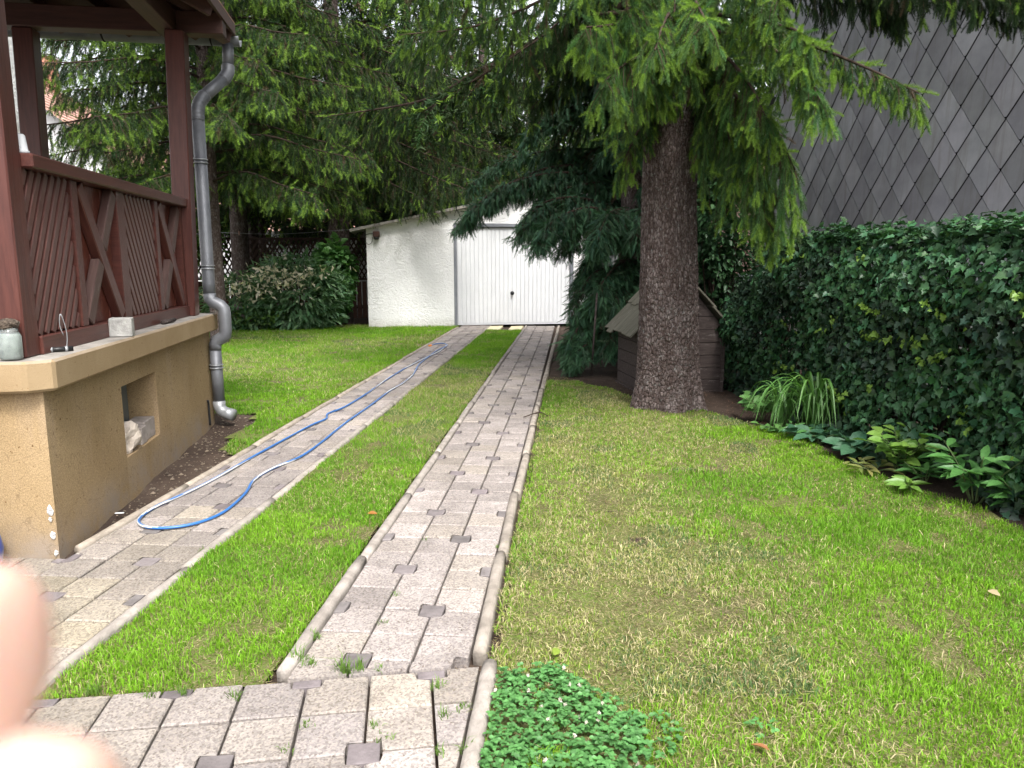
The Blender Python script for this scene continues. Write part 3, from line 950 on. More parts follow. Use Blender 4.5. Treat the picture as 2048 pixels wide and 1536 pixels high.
# posts
ZB = 3.06
posts = {'near': (-0.215, -0.075, 0.052, 0.19), 'far': (-0.165, -0.025, 2.75, 2.895), 'far_left': (-1.27, -1.125, 2.86, 3.0)}
for k, (r0, r1, s0, s1) in posts.items():
    lean = {'near': 0.0, 'far': 0.055, 'far_left': 0.04}[k]
    p = beam('post', HOUSE((r0 + r1) / 2, (s0 + s1) / 2, 0.942), HOUSE((r0 + r1) / 2 + lean, (s0 + s1) / 2, 3.119), r1 - r0, s1 - s0, MT['redwood'], hp, HOUSE.er, 0.007)
    if k == 'far': p['label'] = 'post beside the downpipe with a cracked face'
# rails
RF = -0.060                                    # front face of the rail
beam('bottom_rail', HOUSE(RF - 0.045, 0.191, 0.985), HOUSE(RF - 0.045, 2.748, 0.985), 0.085, 0.09, MT['redwood'], hp, HOUSE.er, 0.006)
beam('top_rail', HOUSE(RF - 0.03, 0.191, 1.832), HOUSE(RF - 0.03, 2.749, 1.832), 0.125, 0.065, MT['redwood'], hp, HOUSE.er, 0.007)
ST = [(0.695, 0.775), (1.335, 1.465), (2.06, 2.14), (2.69, 2.748)]
for s0, s1 in ST:
    HOUSE.block('stile', RF - 0.075, RF - 0.012, s0, s1, 1.0305, 1.799, MT['redwood'], hp, 0.005)
Z0, Z1 = 1.0305, 1.799


def clip_seg(p, q, lo, hi):
    d = q - p; t0, t1 = 0.0, 1.0
    for k in (0, 1):
        if abs(d[k]) < 1e-9:
            if p[k] < lo[k] or p[k] > hi[k]: return None
            continue
        u, v = sorted(((lo[k] - p[k]) / d[k], (hi[k] - p[k]) / d[k]))
        t0, t1 = max(t0, u), min(t1, v)
    return (p + d * t0, p + d * t1) if t1 - t0 > 1e-3 else None


def lattice(s0, s1, up, ang, pitch, w, r, name, mat, th=0.016):
    """sloping slats clipped to a panel; up=+1 leans away going up"""
    d = np.array([math.cos(ang) * up, math.sin(ang)]); nn = np.array([-d[1], d[0]])
    c = np.array([(s0 + s1) / 2, (Z0 + Z1) / 2])
    for k in range(-24, 25):
        p = c + nn * k * pitch
        sg = clip_seg(p - d * 2, p + d * 2, (s0 + .002, Z0 + .002), (s1 - .002, Z1 - .002))
        if sg is None or np.linalg.norm(sg[1] - sg[0]) < 0.05: continue
        a_, b = sg
        beam(name, HOUSE(r, a_[0], a_[1]), HOUSE(r, b[0], b[1]), w, th, mat, hp, np.cross(HOUSE.er, HOUSE(0, b[0], b[1]) - HOUSE(0, a_[0], a_[1])), 0.003)


lattice(0.192, 0.694, 1, math.radians(60), 0.062, 0.042, RF - 0.030, 'lattice_slat', MT['slatwood'])
lattice(0.192, 0.694, -1, math.radians(60), 0.075, 0.042, RF - 0.052, 'lattice_slat', MT['redwood'])  # rear slats coloured darker so the gaps look shaded
lattice(1.466, 2.059, -1, math.radians(60), 0.062, 0.042, RF - 0.030, 'lattice_slat', MT['slatwood'])
lattice(1.466, 2.059, 1, math.radians(60), 0.075, 0.042, RF - 0.052, 'lattice_slat', MT['redwood'])  # darker rear slats again, gap shade put into the wood colour
for s0, s1 in ((0.776, 1.334), (2.141, 2.689)):
    n = 5
    for i in range(n):
        u0, u1 = s0 + (s1 - s0) * i / n, s0 + (s1 - s0) * (i + 1) / n
        HOUSE.block('panel_board', RF - 0.082 - 0.002 * (i % 2), RF - 0.062 - 0.002 * (i % 2), u0 + 0.002, u1 - 0.002, Z0, Z1, MT['board'], hp, 0.004)
    m = np.array([(s0 + s1) / 2, (Z0 + Z1) / 2])
    nn = HOUSE.er
    p0, p1 = np.array([s0 + 0.03, Z1 - 0.02]), np.array([s1 - 0.03, Z0 + 0.02])
    cut = lambda p, q: (HOUSE(RF - 0.036, p[0], p[1]), HOUSE(RF - 0.036, q[0], q[1]))
    beam('cross_brace', *cut(p0, p1), 0.088, 0.052, MT['redwood'], hp, np.cross(nn, HOUSE(0, p1[0], p1[1]) - HOUSE(0, p0[0], p0[1])), 0.005)
    q0, q1 = np.array([s0 + 0.03, Z0 + 0.02]), np.array([s1 - 0.03, Z1 - 0.02])
    dd = nrm(q1 - q0) * 0.052
    for a_, b in ((q0, m - dd), (m + dd, q1)):
        beam('cross_brace', *cut(a_, b), 0.085, 0.05, MT['wornwood'], hp, np.cross(nn, HOUSE(0, b[0], b[1]) - HOUSE(0, a_[0], a_[1])), 0.005)
# dark boards added behind the lattice panels so the gaps show dark
for s0, s1 in ((0.192, 0.694), (1.466, 2.059)):
    for i in range(5):
        u0, u1 = s0 + (s1 - s0) * i / 5, s0 + (s1 - s0) * (i + 1) / 5
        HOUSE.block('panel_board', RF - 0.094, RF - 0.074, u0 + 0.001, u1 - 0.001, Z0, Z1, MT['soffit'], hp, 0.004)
# far rail of the porch
beam('top_rail', HOUSE(-1.154, 2.93, 1.79), HOUSE(-0.187, 2.84, 1.79), 0.125, 0.065, MT['redwood'], hp, HOUSE.ef, 0.007)
for i in range(9):
    u = -1.14 + i * 0.106
    HOUSE.block('panel_board', u, u + 0.1, 2.865, 2.885, 0.95, 1.755, MT['board'], hp, 0.004)
# plates, rafters, boarding
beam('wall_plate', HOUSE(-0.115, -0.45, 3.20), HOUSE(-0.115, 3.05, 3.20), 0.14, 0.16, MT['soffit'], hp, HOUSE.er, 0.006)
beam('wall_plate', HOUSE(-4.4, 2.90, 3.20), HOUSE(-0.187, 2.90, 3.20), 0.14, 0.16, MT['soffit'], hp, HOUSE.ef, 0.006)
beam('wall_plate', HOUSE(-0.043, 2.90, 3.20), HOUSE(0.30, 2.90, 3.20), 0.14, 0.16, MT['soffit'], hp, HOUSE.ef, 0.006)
EV_R, EV_S, EV_Z = 0.30, 3.28, 3.17
sl_ = 0.52                                    # roof pitch
peak = HOUSE(-2.0, 1.3, EV_Z + sl_ * 1.98)


def roof_face(name, pts, mat, th, parent):
    P = [np.asarray(p, float) for p in pts]
    n = nrm(np.cross(P[1] - P[0], P[2] - P[0]))
    if n[2] < 0: n = -n
    k = len(P)
    V = P + [p + n * th for p in P]
    F = [tuple(range(k)), tuple(range(2 * k - 1, k - 1, -1))] + [(i, k + i, k + (i + 1) % k, (i + 1) % k) for i in range(k)]
    return obj_poly(name, V, F, mat, parent)


E1, E2 = HOUSE(EV_R, -0.66, EV_Z), HOUSE(EV_R, EV_S, EV_Z)
E3, E0 = HOUSE(-4.34, EV_S, EV_Z), HOUSE(-4.34, -0.66, EV_Z)
lift = np.array([0, 0, 0.10])
for tri in ((E1, E2), (E2, E3), (E3, E0), (E0, E1)):
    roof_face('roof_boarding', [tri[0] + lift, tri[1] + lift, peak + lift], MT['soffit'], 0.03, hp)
    roof_face('roof_covering', [tri[0] + lift * 1.34, tri[1] + lift * 1.34, peak + lift * 1.34], MT['tile'], 0.03, hp)
for k in range(9):                            # rafters rise towards the ridge from both visible eaves
    t = (k + 0.5) / 9
    for a_, b in ((E1, E2), (E2, E3)):
        p = a_ + (b - a_) * t
        q = p + (peak - p) * 0.93
        q = p + np.array([*(q - p)[:2], (q - p)[2]])
        beam('rafter', p + [0, 0, 0.045] + nrm(peak - p) * 0.03, q + [0, 0, 0.045], 0.07, 0.10, MT['soffit'], hp, np.cross(nrm(b - a_), (0, 0, 1)) if False else nrm(b - a_), 0.005)
beam('hip_rafter', E2 + nrm(peak - E2) * 0.05 + [0, 0, 0.03], peak + [0, 0, 0.02], 0.10, 0.13, MT['wornwood'], hp, HOUSE.er - HOUSE.ef, 0.006)
for a_, b in ((E1, E2), (E2, E3)):
    beam('fascia', a_ + [0, 0, 0.105], b + [0, 0, 0.105], 0.025, 0.09, MT['soffit'], hp, np.cross(nrm(b - a_), (0, 0, 1)), 0.003)
# knee brace under the far corner
beam('knee_brace', HOUSE(-0.115, 2.15, 3.125), HOUSE(-0.115, 2.75, 2.62), 0.08, 0.08, MT['soffit'], hp, HOUSE.er, 0.005) if False else None


# gutter along the far eave and its downpipe
gt = thing('gutter', HOUSE(-2.0, 3.36, 3.2), 'grey zinc half round gutter hanging along the far eave of the porch', 'gutter')
def gutter(p, q, rad, mat, parent, n=12):
    p, q = np.asarray(p, float), np.asarray(q, float)
    x, y, z = frame(q - p, (0, 0, 1))
    bm = bmesh.new()
    off = root_loc(parent)
    for pt in (p, q):
        for rr in (rad, rad - 0.004):
            for k in range(n + 1):
                t = math.pi + math.pi * k / n
                bm.verts.new(pt - off + (z * math.cos(t) + y * math.sin(t)) * rr)
    bm.verts.ensure_lookup_table()
    m = n + 1
    for k in range(n):
        bm.faces.new([bm.verts[i] for i in (k, k + 1, 2 * m + k + 1, 2 * m + k)])
        bm.faces.new([bm.verts[i] for i in (m + k, 3 * m + k, 3 * m + k + 1, m + k + 1)])
    for k in (0, n):
        bm.faces.new([bm.verts[i] for i in (k, 2 * m + k, 3 * m + k, m + k)])
    for base in (0, 2 * m):
        for k in range(n):
            bm.faces.new([bm.verts[i] for i in (base + k, base + m + k, base + m + k + 1, base + k + 1)])
    bmesh.ops.recalc_face_normals(bm, faces=bm.faces)
    return obj_bm('trough', bm, mat, parent, True)
gutter(HOUSE(-4.3, 3.365, 3.255), HOUSE(0.33, 3.365, 3.235), 0.068, MT['zinc'], gt)
for r in (-3.0, -1.9, -0.75, 0.1):
    pts = [HOUSE(r, 3.365 + 0.073 * math.cos(t), 3.245 + 0.073 * math.sin(t)) for t in np.linspace(math.pi, 2 * math.pi, 10)] 
    tube('bracket', [HOUSE(r, 3.25, 3.30)] + pts, 0.008, MT['darkback'], gt, 6)

dp = thing('downpipe', HOUSE(0.07, 3.0, 0.1), 'grey zinc rain downpipe with an offset around the ledge and a kicked outlet', 'downpipe')
PR = 0.05
tube('outlet', [HOUSE(0.235, 3.33, 3.17), HOUSE(0.235, 3.30, 3.0)], PR - 0.004, MT['zinc'], dp, 16)
bend = lambda pts, n=18: catmull(pts, n)
up = [HOUSE(0.235, 3.29, 2.99), HOUSE(0.232, 3.27, 2.93), HOUSE(0.20, 3.22, 2.86)]
tube('elbow', bend(up), PR + 0.003, MT['zinc'], dp, 16)
tube('swan_neck', [HOUSE(0.20, 3.22, 2.865), HOUSE(0.075, 3.06, 2.695)], PR - 0.002, MT['zinc'], dp, 16)
el = bend([HOUSE(0.085, 3.07, 2.71), HOUSE(0.05, 3.03, 2.645), HOUSE(0.036, 3.01, 2.58), HOUSE(0.034, 3.005, 2.50)], 28)
tube('elbow', el, PR + 0.002 + 0.0022 * np.sin(np.arange(28) * 1.9), MT['zinc'], dp, 16)
tube('pipe', [HOUSE(0.034, 3.005, 2.52), HOUSE(0.036, 3.0, 1.20), HOUSE(0.038, 2.998, 1.10)], PR, MT['zinc'], dp, 18)
def mitre(name, pts):
    tube(name, pts, PR + 0.001, MT['zinc'], dp, 18, smooth=True)
mitre('offset', [HOUSE(0.038, 2.998, 1.11), HOUSE(0.042, 2.995, 1.065), HOUSE(0.06, 2.99, 1.045), HOUSE(0.125, 2.975, 1.01), HOUSE(0.150, 2.97, 0.985), HOUSE(0.155, 2.968, 0.94), HOUSE(0.155, 2.968, 0.80), HOUSE(0.150, 2.968, 0.765), HOUSE(0.128, 2.97, 0.745), HOUSE(0.075, 2.975, 0.715), HOUSE(0.062, 2.975, 0.69), HOUSE(0.06, 2.975, 0.64)])
tube('pipe', [HOUSE(0.06, 2.975, 0.66), HOUSE(0.066, 2.97, 0.17)], PR - 0.002, MT['zinc'], dp, 18)
tube('outlet', [HOUSE(0.066, 2.97, 0.20), HOUSE(0.068, 2.965, 0.15), HOUSE(0.09, 2.955, 0.115), HOUSE(0.135, 2.94, 0.095), HOUSE(0.19, 2.92, 0.085)], PR + 0.001, MT['zinc_pale'], dp, 18)
for z, r in ((2.18, 0.0345), (1.33, 0.0358), (0.50, 0.062)):
    for dz in (-0.013, 0.013):
        t = np.linspace(0, 2 * math.pi, 25)
        tube('clip', [HOUSE(r + (PR + .004) * math.cos(a_), 3.0 - (0.0 if z > 1 else .028) + (PR + .004) * math.sin(a_), z + dz) for a_ in t], 0.0045, MT['zinc_pale'], dp, 6)
    tube('clip_pin', [HOUSE(r - 0.02, 3.0, z), HOUSE(r - 0.16, 2.98, z)], 0.005, MT['darkback'], dp, 6)

# small things on the ledge and in the window recess
ZL = 0.942
jar = thing('glass_jar', HOUSE(-0.065, -0.02, ZL), 'dusty glass jar with a dry mossy clump on top at the ledge corner', 'jar')
jl = HOUSE(-0.085, -0.035, ZL)
jl = HOUSE(-0.055, -0.135 + 0.09, ZL)
jar.location = Vector(list(HOUSE(-0.112, -0.004, ZL)))
jc = np.array(jar.location) * 1.0
lathe('glass_body', [(0.004, 0.003), (0.040, 0.004), (0.0465, 0.012), (0.0465, 0.105), (0.042, 0.118), (0.036, 0.126), (0.036, 0.145)], jc, MT['jar_glass'], jar, 28)
lathe('filling', [(0.004, 0.008), (0.041, 0.010), (0.0435, 0.02), (0.0435, 0.10), (0.035, 0.116), (0.004, 0.118)], jc, MT['murk'], jar, 24)
bm = bmesh.new()
bmesh.ops.create_icosphere(bm, subdivisions=4, radius=0.044)
for v in bm.verts:
    d = 1 + 0.28 * (vnoise(v.co.x * 40 + 3, v.co.y * 40 + v.co.z * 33, 0.7, 31) - 0.5) + 0.5 * (R.random() - 0.5) * 0.3
    v.co = Vector((v.co.x * d, v.co.y * d, v.co.z * d * 0.62))
ms = obj_bm('mossy_clump', bm, MT['moss'], jar)
ms.location = (0, 0, 0.160)
sc_ = HOUSE(-0.035, 0.15, ZL)
sc_ = HOUSE(-0.035, 0.30, ZL)
cl = thing('sprung_clamp', sc_, 'small black clamp with two bent wire arms lying on the ledge near the jar', 'clamp')
ax = nrm(HOUSE.ef * 0.55 + HOUSE.er * 0.85)
tube('body', [sc_ + ax * -0.055 + [0, 0, 0.013], sc_ + ax * 0.055 + [0, 0, 0.013]], 0.013, MT['black'], cl, 12)
for t, mm in ((-0.045, 'zinc_pale'), (0.02, 'zinc_pale')):
    tube('collar', [sc_ + ax * t + [0, 0, 0.013], sc_ + ax * (t + 0.012) + [0, 0, 0.013]], 0.0145, MT[mm], cl, 12)
tube('wire_arm', catmull([sc_ + ax * -0.05 + [0, 0, 0.015], sc_ + ax * -0.065 + [0, 0, 0.05], sc_ + ax * -0.10 + [0, 0, 0.11], sc_ + ax * -0.112 + [0, 0, 0.17]], 14), 0.0022, MT['zinc_pale'], cl, 6)
tube('wire_arm', catmull([sc_ + ax * 0.028 + [0, 0, 0.015], sc_ + ax * 0.035 + [0, 0, 0.07], sc_ + ax * 0.03 + [0, 0, 0.13], sc_ + ax * 0.015 + [0, 0, 0.185], sc_ + ax * 0.008 + [0, 0, 0.13], sc_ + ax * 0.02 + [0, 0, 0.08]], 20), 0.0022, MT['zinc_pale'], cl, 6)
bk = HOUSE(-0.015, 1.06, ZL)
blk = beam('concrete_block', bk + HOUSE.er * -0.055 + [0, 0, 0.055], bk + HOUSE.er * 0.065 + HOUSE.ef * 0.02 + [0, 0, 0.055], 0.10, 0.11, MT['concrete'], None, HOUSE.ef, 0.006)
tag(blk, 'rough grey concrete block standing on the ledge against the timber rail', 'block')
sk = HOUSE(-0.025, 2.0, ZL)
stk = tube('wooden_stub', [sk + HOUSE.ef * -0.10 + [0, 0, 0.016], sk + HOUSE.ef * 0.11 + HOUSE.er * 0.02 + [0, 0, 0.019]], [0.017, 0.014], MT['oldwood'], None, 8)
tag(stk, 'short dark stub of wood lying on the far half of the ledge', 'stick')
# stone and two grey bricks
def rock(name, c, sx, sy, sz, seed, mat):
    bm = bmesh.new()
    bmesh.ops.create_icosphere(bm, subdivisions=3, radius=1.0)
    for v in bm.verts:
        n = 0.55 + 0.45 * abs(v.co.x) + 0.55 * (vnoise(v.co.x * 2 + seed, v.co.y * 2 + v.co.z * 2.7, 1.0, 40) - 0.5) + 0.2 * (vnoise(v.co.x * 7 + seed, v.co.y * 7 + v.co.z * 6, 1.0, 41) - 0.5)
        v.co = Vector((v.co.x * sx * n, v.co.y * sy * n, max(v.co.z * sz * n, -sz * 0.45)))
    return obj_bm(name, bm, mat, None, False)
rk = rock('stone', None, 0.115, 0.085, 0.145, 3.3, MT['stone'])
rk.location = Vector(list(HOUSE(-0.062, 1.10, WZ0 + 0.066)))
rk.rotation_euler = (0.05, -0.35, HOUSE.t + 1.2)
tag(rk, 'pale rough stone lying in the cellar window recess', 'stone')
for (s0, s1, r0, r1, z1, lb) in ((1.265, 1.36, -0.13, -0.012, 0.345, 'nearer grey brick next to the stone in the cellar window recess'), (1.365, 1.57, -0.15, -0.025, 0.362, 'farther grey brick at the far side of the cellar window recess')):
    b_ = HOUSE.block('grey_brick', r0, r1, s0, s1, WZ0 + 0.001, z1, MT['brickgrey'], None, 0.004)
    tag(b_, lb, 'brick', 'grey bricks in the cellar window')
cb = tube('cable_end', catmull([HOUSE(0.012, 2.845, 0.02), HOUSE(0.012, 2.84, 0.12), HOUSE(0.012, 2.835, 0.20), HOUSE(0.014, 2.81, 0.235)], 14), 0.009, MT['black'], None, 8)
tag(cb, 'black cable stub rising from the soil against the ochre wall', 'cable')
tp = thing('upturned_tub', HOUSE(-0.06, 0.16, 1.866), 'pale grey tapered tub upside down on the rail beside the near post', 'tub')
lathe('tub_body', [(0.040, 0.0), (0.043, 0.004), (0.043, 0.014), (0.038, 0.016), (0.030, 0.082), (0.024, 0.088), (0.002, 0.089)], HOUSE(-0.105, 0.245, 1.866), MT['pale_plastic'], tp, 24)
tp.location = tp.location
# blue can against the house front
bc = thing('watering_can', HOUSE(-0.302, -0.135, 0.012), 'blue plastic watering can by the house corner at the left edge', 'watering can')
cc = HOUSE(-0.302, -0.135, ZT)
lathe('can_body', [(0.002, 0.0), (0.085, 0.0), (0.112, 0.03), (0.122, 0.09), (0.112, 0.15), (0.085, 0.195), (0.05, 0.215), (0.05, 0.222), (0.042, 0.222), (0.042, 0.21)], cc, MT['blue'], bc, 32)
tube('spout', catmull([cc + [-0.09, 0.02, 0.06], cc + [-0.2, 0.03, 0.15], cc + [-0.29, 0.04, 0.26]], 12), [0.026 - 0.001 * i for i in range(12)], MT['blue'], bc, 12)
tube('handle', catmull([cc + [-0.03, 0, 0.215], cc + [-0.02, 0, 0.28], cc + [0.05, 0, 0.27], cc + [0.105, 0, 0.17], cc + [0.112, 0, 0.10]], 18), 0.011, MT['blue'], bc, 10)


# ------------------------------------------------------------------ garden hose
def hose():
    A = [(895, 688), (878, 702), (850, 715), (815, 733), (806, 738), (770, 760), (735, 785), (690, 812), (656, 826), (652, 836), (620, 850), (560, 882), (500, 915), (430, 955), (370, 985), (310, 1012), (278, 1036), (290, 1051), (340, 1053), (400, 1042), (450, 1020), (490, 985), (508, 958), (545, 935), (600, 912), (640, 885), (690, 845), (740, 810), (780, 780), (806, 765), (826, 748), (838, 728), (858, 712), (874, 700), (893, 692), (888, 686), (872, 687), (862, 690)]
    P = np.array([gnd(x, y, 0.03) for x, y in A])
    C = catmull(P, 520)
    C[:, 2] = ZT + 0.012 + 0.008 * np.exp(-((np.arange(520) - 473) / 6.0) ** 2)
    V, F, an, ring = tube_np(C, 0.0078, 10)
    tw = 2.4 * np.sin(ring * 0.035) + 1.2 * np.sin(ring * 0.11 + 1) + 1.9
    ph = np.mod(an - tw, 2 * math.pi)
    tint = np.where((ph < 1.25)[:, None], np.array([0.62, 0.62, 0.60]), np.array([0.028, 0.125, 0.36]))
    tint = np.vstack([tint, tint[:2]])
    h = thing('garden_hose', C[0], 'blue and white striped garden hose laid in a long loop on the left track', 'hose')
    obj_np('hose_tube', V, F, MT['hose'], h, tint, True)
    e_ = C[-1]; d = nrm(C[-1] - C[-4])
    nt = NT('orange_plastic'); m_ = finish(nt, (0.62, 0.20, 0.03), 0.4)
    tube('coupling', [e_ - d * 0.01, e_ + d * 0.02, e_ + d * 0.10], [0.016, 0.017, 0.013], m_, h, 10)
hose()
# a cigarette-end sized white scrap and a twig on the track edge
sc = gnd(238, 1026, 0.02)
tag(beam('paper_scrap', sc + [-0.02, -0.004, 0], sc + [0.025, 0.006, 0], 0.012, 0.003, MT['white_paint'], None, (0, 1, 0), 0.0), 'tiny white paper scrap on the soil beside the left track', 'scrap')
tg = gnd(1075, 828, 0.045)
tag(tube('twig', catmull([tg + [-0.12, -0.05, -0.02], tg + [-0.04, 0.0, 0.0], tg + [0.03, 0.01, 0.012], tg + [0.09, 0.02, -0.02]], 10), [0.005] * 4 + [0.007] * 3 + [0.004] * 3, MT['twig'], None, 6), 'bent dark twig lying across the kerb of the right track', 'twig')


# ------------------------------------------------------------------ doghouse behind the trunk
DF = Frame((0.735, 7.95), 13)
dg = thing('doghouse', DF(0.45, 0.4), 'weathered wooden doghouse with a mossy board roof behind the big trunk', 'doghouse')
wz = [0.0, 0.125, 0.255, 0.385, 0.52, 0.66]
for z0, z1 in zip(wz[:-1], wz[1:]):
    DF.block('side_plank', 0.0, 0.022, 0.0, 0.82, z0 + 0.003, z1 - 0.003, MT['oldwood'], dg, 0.003)
    DF.block('side_plank', 0.90, 0.922, 0.0, 0.82, z0 + 0.003, z1 - 0.003, MT['oldwood'], dg, 0.003)
    DF.block('front_plank', 0.024, 0.16, -0.02, 0.0, z0 + 0.003, z1 - 0.003, MT['oldwood'], dg, 0.003)
    DF.block('front_plank', 0.58, 0.898, -0.02, 0.0, z0 + 0.003, z1 - 0.003, MT['oldwood'], dg, 0.003)
    DF.block('back_plank', 0.024, 0.898, 0.80, 0.82, z0 + 0.003, z1 - 0.003, MT['oldwood'], dg, 0.003)
for z0, z1 in ((0.66, 0.80), (0.80, 0.93), (0.93, 1.06), (1.06, 1.165)):
    hw = lambda z: 0.462 * (1.18 - z) / 0.52
    for sa, sb in ((-0.021, 0.0), (0.80, 0.821)):
        q = [(0.461 - hw(z0 + .003), z0 + .003), (0.461 + hw(z0 + .003), z0 + .003), (0.461 + hw(z1 - .003), z1 - .003), (0.461 - hw(z1 - .003), z1 - .003)]
        V = [DF(r, sa, z) for r, z in q] + [DF(r, sb, z) for r, z in q]
        obj_poly('gable_plank', V, [(0, 1, 2, 3), (7, 6, 5, 4), (0, 4, 5, 1), (1, 5, 6, 2), (2, 6, 7, 3), (3, 7, 4, 0)], MT['oldwood'], dg)
for r0, r1 in ((0.885, 0.93), (-0.008, 0.03)):
    DF.block('corner_post', r0, r1, -0.035, -0.021, 0.0, 0.66, MT['oldwood'], dg, 0.003)
DF.block('base_frame', -0.02, 0.94, -0.03, 0.84, -0.02, 0.002, MT['oldwood'], dg, 0.003)
ridge = (0.461, 1.20)
for sgn in (-1, 1):
    eave = (0.461 + sgn * 0.60, 0.60)
    n = 6
    for i in range(n):
        s0, s1 = -0.10 + 1.04 * i / n, -0.10 + 1.04 * (i + 1) / n
        sm = (s0 + s1) / 2
        e2 = np.array(ridge) + (np.array(eave) - np.array(ridge)) * R.uniform(0.97, 1.03)
        for (a_, b), dz in (((e2, np.array(ridge) + (e2 - np.array(ridge)) * 0.48), 0.0), ((np.array(ridge) + (e2 - np.array(ridge)) * 0.54, np.array(ridge)), 0.020)):
            beam('roof_board', DF(a_[0], sm, a_[1] + dz), DF(b[0], sm, b[1] + dz), 1.04 / n - 0.008, 0.02, MT['roofwood'], dg, DF.ef, 0.003)
stake = DF(-0.12, 0.55)
tag(tube('rake_handle', [DF(-0.20, 1.25, 0.0), DF(-0.16, 1.2, 1.0)], 0.012, MT['oldwood'], None, 8), 'thin upright pole among the conifer behind the doghouse', 'pole')


# ------------------------------------------------------------------ slate hung house on the right
SF = Frame((0, 0), 11)
sh = thing('slate_house', SF(8, 8), 'tall house wall hung with grey diamond slates beyond the ivy hedge', 'house')
SF.block('wall', 5.56, 9.5, 1.0, 12.1, -0.1, 9.0, MT['darkback'], sh, 0.0)
SF.block('plinth', 5.50, 5.56, 1.0, 12.1, -0.1, 0.9, MT['pale_concrete'], sh, 0.0)
SW, SHH = 0.430, 0.476
def slate_mesh():
    bm = bmesh.new()
    w, h, t = SW / 2 - 0.006, SHH / 2 - 0.006, 0.006
    tc = [(-w, 0), (0, -h), (w, 0), (0, h)]
    tc = [(-w, 0.0), (-0.012, -h + 0.014), (0.012, -h + 0.014), (w, 0.0), (0, h)]
    vs = [bm.verts.new((x, -t, z)) for x, z in tc] + [bm.verts.new((x, 0, z)) for x, z in tc]
    n = len(tc)
    bm.faces.new(vs[:n]); bm.faces.new(vs[n:][::-1])
    for i in range(n): bm.faces.new((vs[i], vs[n + i], vs[n + (i + 1) % n], vs[(i + 1) % n]))
    bmesh.ops.recalc_face_normals(bm, faces=bm.faces)
    me = bpy.data.meshes.new('slate'); bm.to_mesh(me); bm.free(); me.materials.append(MT['slate'])
    return me
sm_ = slate_mesh()
cand = []
for row in range(-4, 22):
    for colm in range(-1, 24):
        s = 7.751 + (colm - 8) * SW + (row % 2) * SW / 2
        z = 3.432 + (row - 8) * SHH / 2
        if 1.2 < s < 11.95 and 0.9 < z < 8.5: cand.append((s, z))
def seen(s, z):
    q = SF(5.5, s, z) - EYE
    d = q.dot(FW)
    x, y = 1024 + FPX * q.dot(RT) / d, 768 - FPX * q.dot(UP) / d
    return 1480 < x < 2120 and -70 < y < 560
cand.sort(key=lambda c: 0 if seen(*c) else 1)
rest = []
for i, (s, z) in enumerate(cand):
    # each slate hangs over the ones below: foot proud, one flank sprung open a little
    zv = nrm(np.array([0, 0, 1.0]) + SF.er * 0.030)
    xv = nrm(SF.ef * -1 + SF.er * (-0.022 + R.gauss(0, 0.003)))
    xv = nrm(xv - zv * xv.dot(zv)); yv = np.cross(zv, xv)
    pos = SF(5.535, s, z)
    if i < 298:
        t = R.uniform(0.74, 1.16)
        place('slate', sm_, mat4(xv, yv, zv, pos), sh, (t, t * R.uniform(0.98, 1.01), t * R.uniform(0.99, 1.03)))
    else: rest.append((s, z))
if rest:
    q = np.array([SF(5.53, s, z) for s, z in rest])
    TV = np.array([(-SW / 2 + .004, 0, 0), (0, -.012, -SHH / 2 + .004), (SW / 2 - .004, 0, 0), (0, .004, SHH / 2 - .004)])
    n = len(q)
    V, F = inst(TV, np.array([[0, 1, 2, 3]]), q, np.tile(SF.ef * -1, (n, 1)), np.tile(-SF.er * -1, (n, 1)), np.tile((0, 0, 1.0), (n, 1)), 1.0)
    obj_np('slates', V, F, MT['slate'], sh, kind='stuff')


# ------------------------------------------------------------------ fences and houses beyond the garden
FF = Frame((-9.2, 17.3), 6.0)
fn = thing('lattice_fence', FF(2.2, 0), 'dark lattice fence over upright boards behind the spruces', 'fence')
FL = 5.2
dz0, dz1 = 0.98, 1.88
bmL = bmesh.new()
def add_bar(bm, p, q, w, h, side):
    x, y, z = frame(np.asarray(q, float) - p, side)
    vs = []
    for e_ in (p, q):
        for a_, b in ((-1, -1), (1, -1), (1, 1), (-1, 1)):
            vs.append(bm.verts.new(np.asarray(e_, float) + y * a_ * w / 2 + z * b * h / 2))
    for f in ((0, 1, 2, 3), (7, 6, 5, 4), (0, 4, 5, 1), (1, 5, 6, 2), (2, 6, 7, 3), (3, 7, 4, 0)): bm.faces.new([vs[i] for i in f])
for up in (1, -1):
    d = np.array([math.cos(math.radians(60)) * up, math.sin(math.radians(60))]); nn = np.array([-d[1], d[0]])
    for k in range(-60, 61):
        p = np.array([FL / 2, (dz0 + dz1) / 2]) + nn * k * 0.098
        sg = clip_seg(p - d * 3, p + d * 3, (0, dz0), (FL, dz1))
        if sg is None: continue
        off = np.array(fn.location)
        add_bar(bmL, FF(sg[0][0], -0.012 * up, sg[0][1]) - off, FF(sg[1][0], -0.012 * up, sg[1][1]) - off, 0.034, 0.014, np.cross(FF.ef, FF(sg[1][0], 0, sg[1][1]) - FF(sg[0][0], 0, sg[0][1])))
o = obj_bm('lattice', bmL, MT['fence_wood'], fn); o['kind'] = 'stuff'
for r in np.arange(0, FL + 0.01, FL / 3):
    FF.block('fence_post', r - 0.045, r + 0.045, 0.02, 0.11, 0, 1.95, MT['fence_wood'], fn)
for z in (0.28, 0.955, 1.90):
    beam('fence_rail', FF(0, 0.0, z), FF(FL, 0.0, z), 0.05, 0.05, MT['fence_wood'], fn, FF.ef)
for i in range(int(FL / 0.125)):
    FF.block('picket', i * 0.125, i * 0.125 + 0.098, -0.045, -0.025, 0.03, 0.90 + R.uniform(-0.01, 0.01), MT['picket'], fn, 0.004)


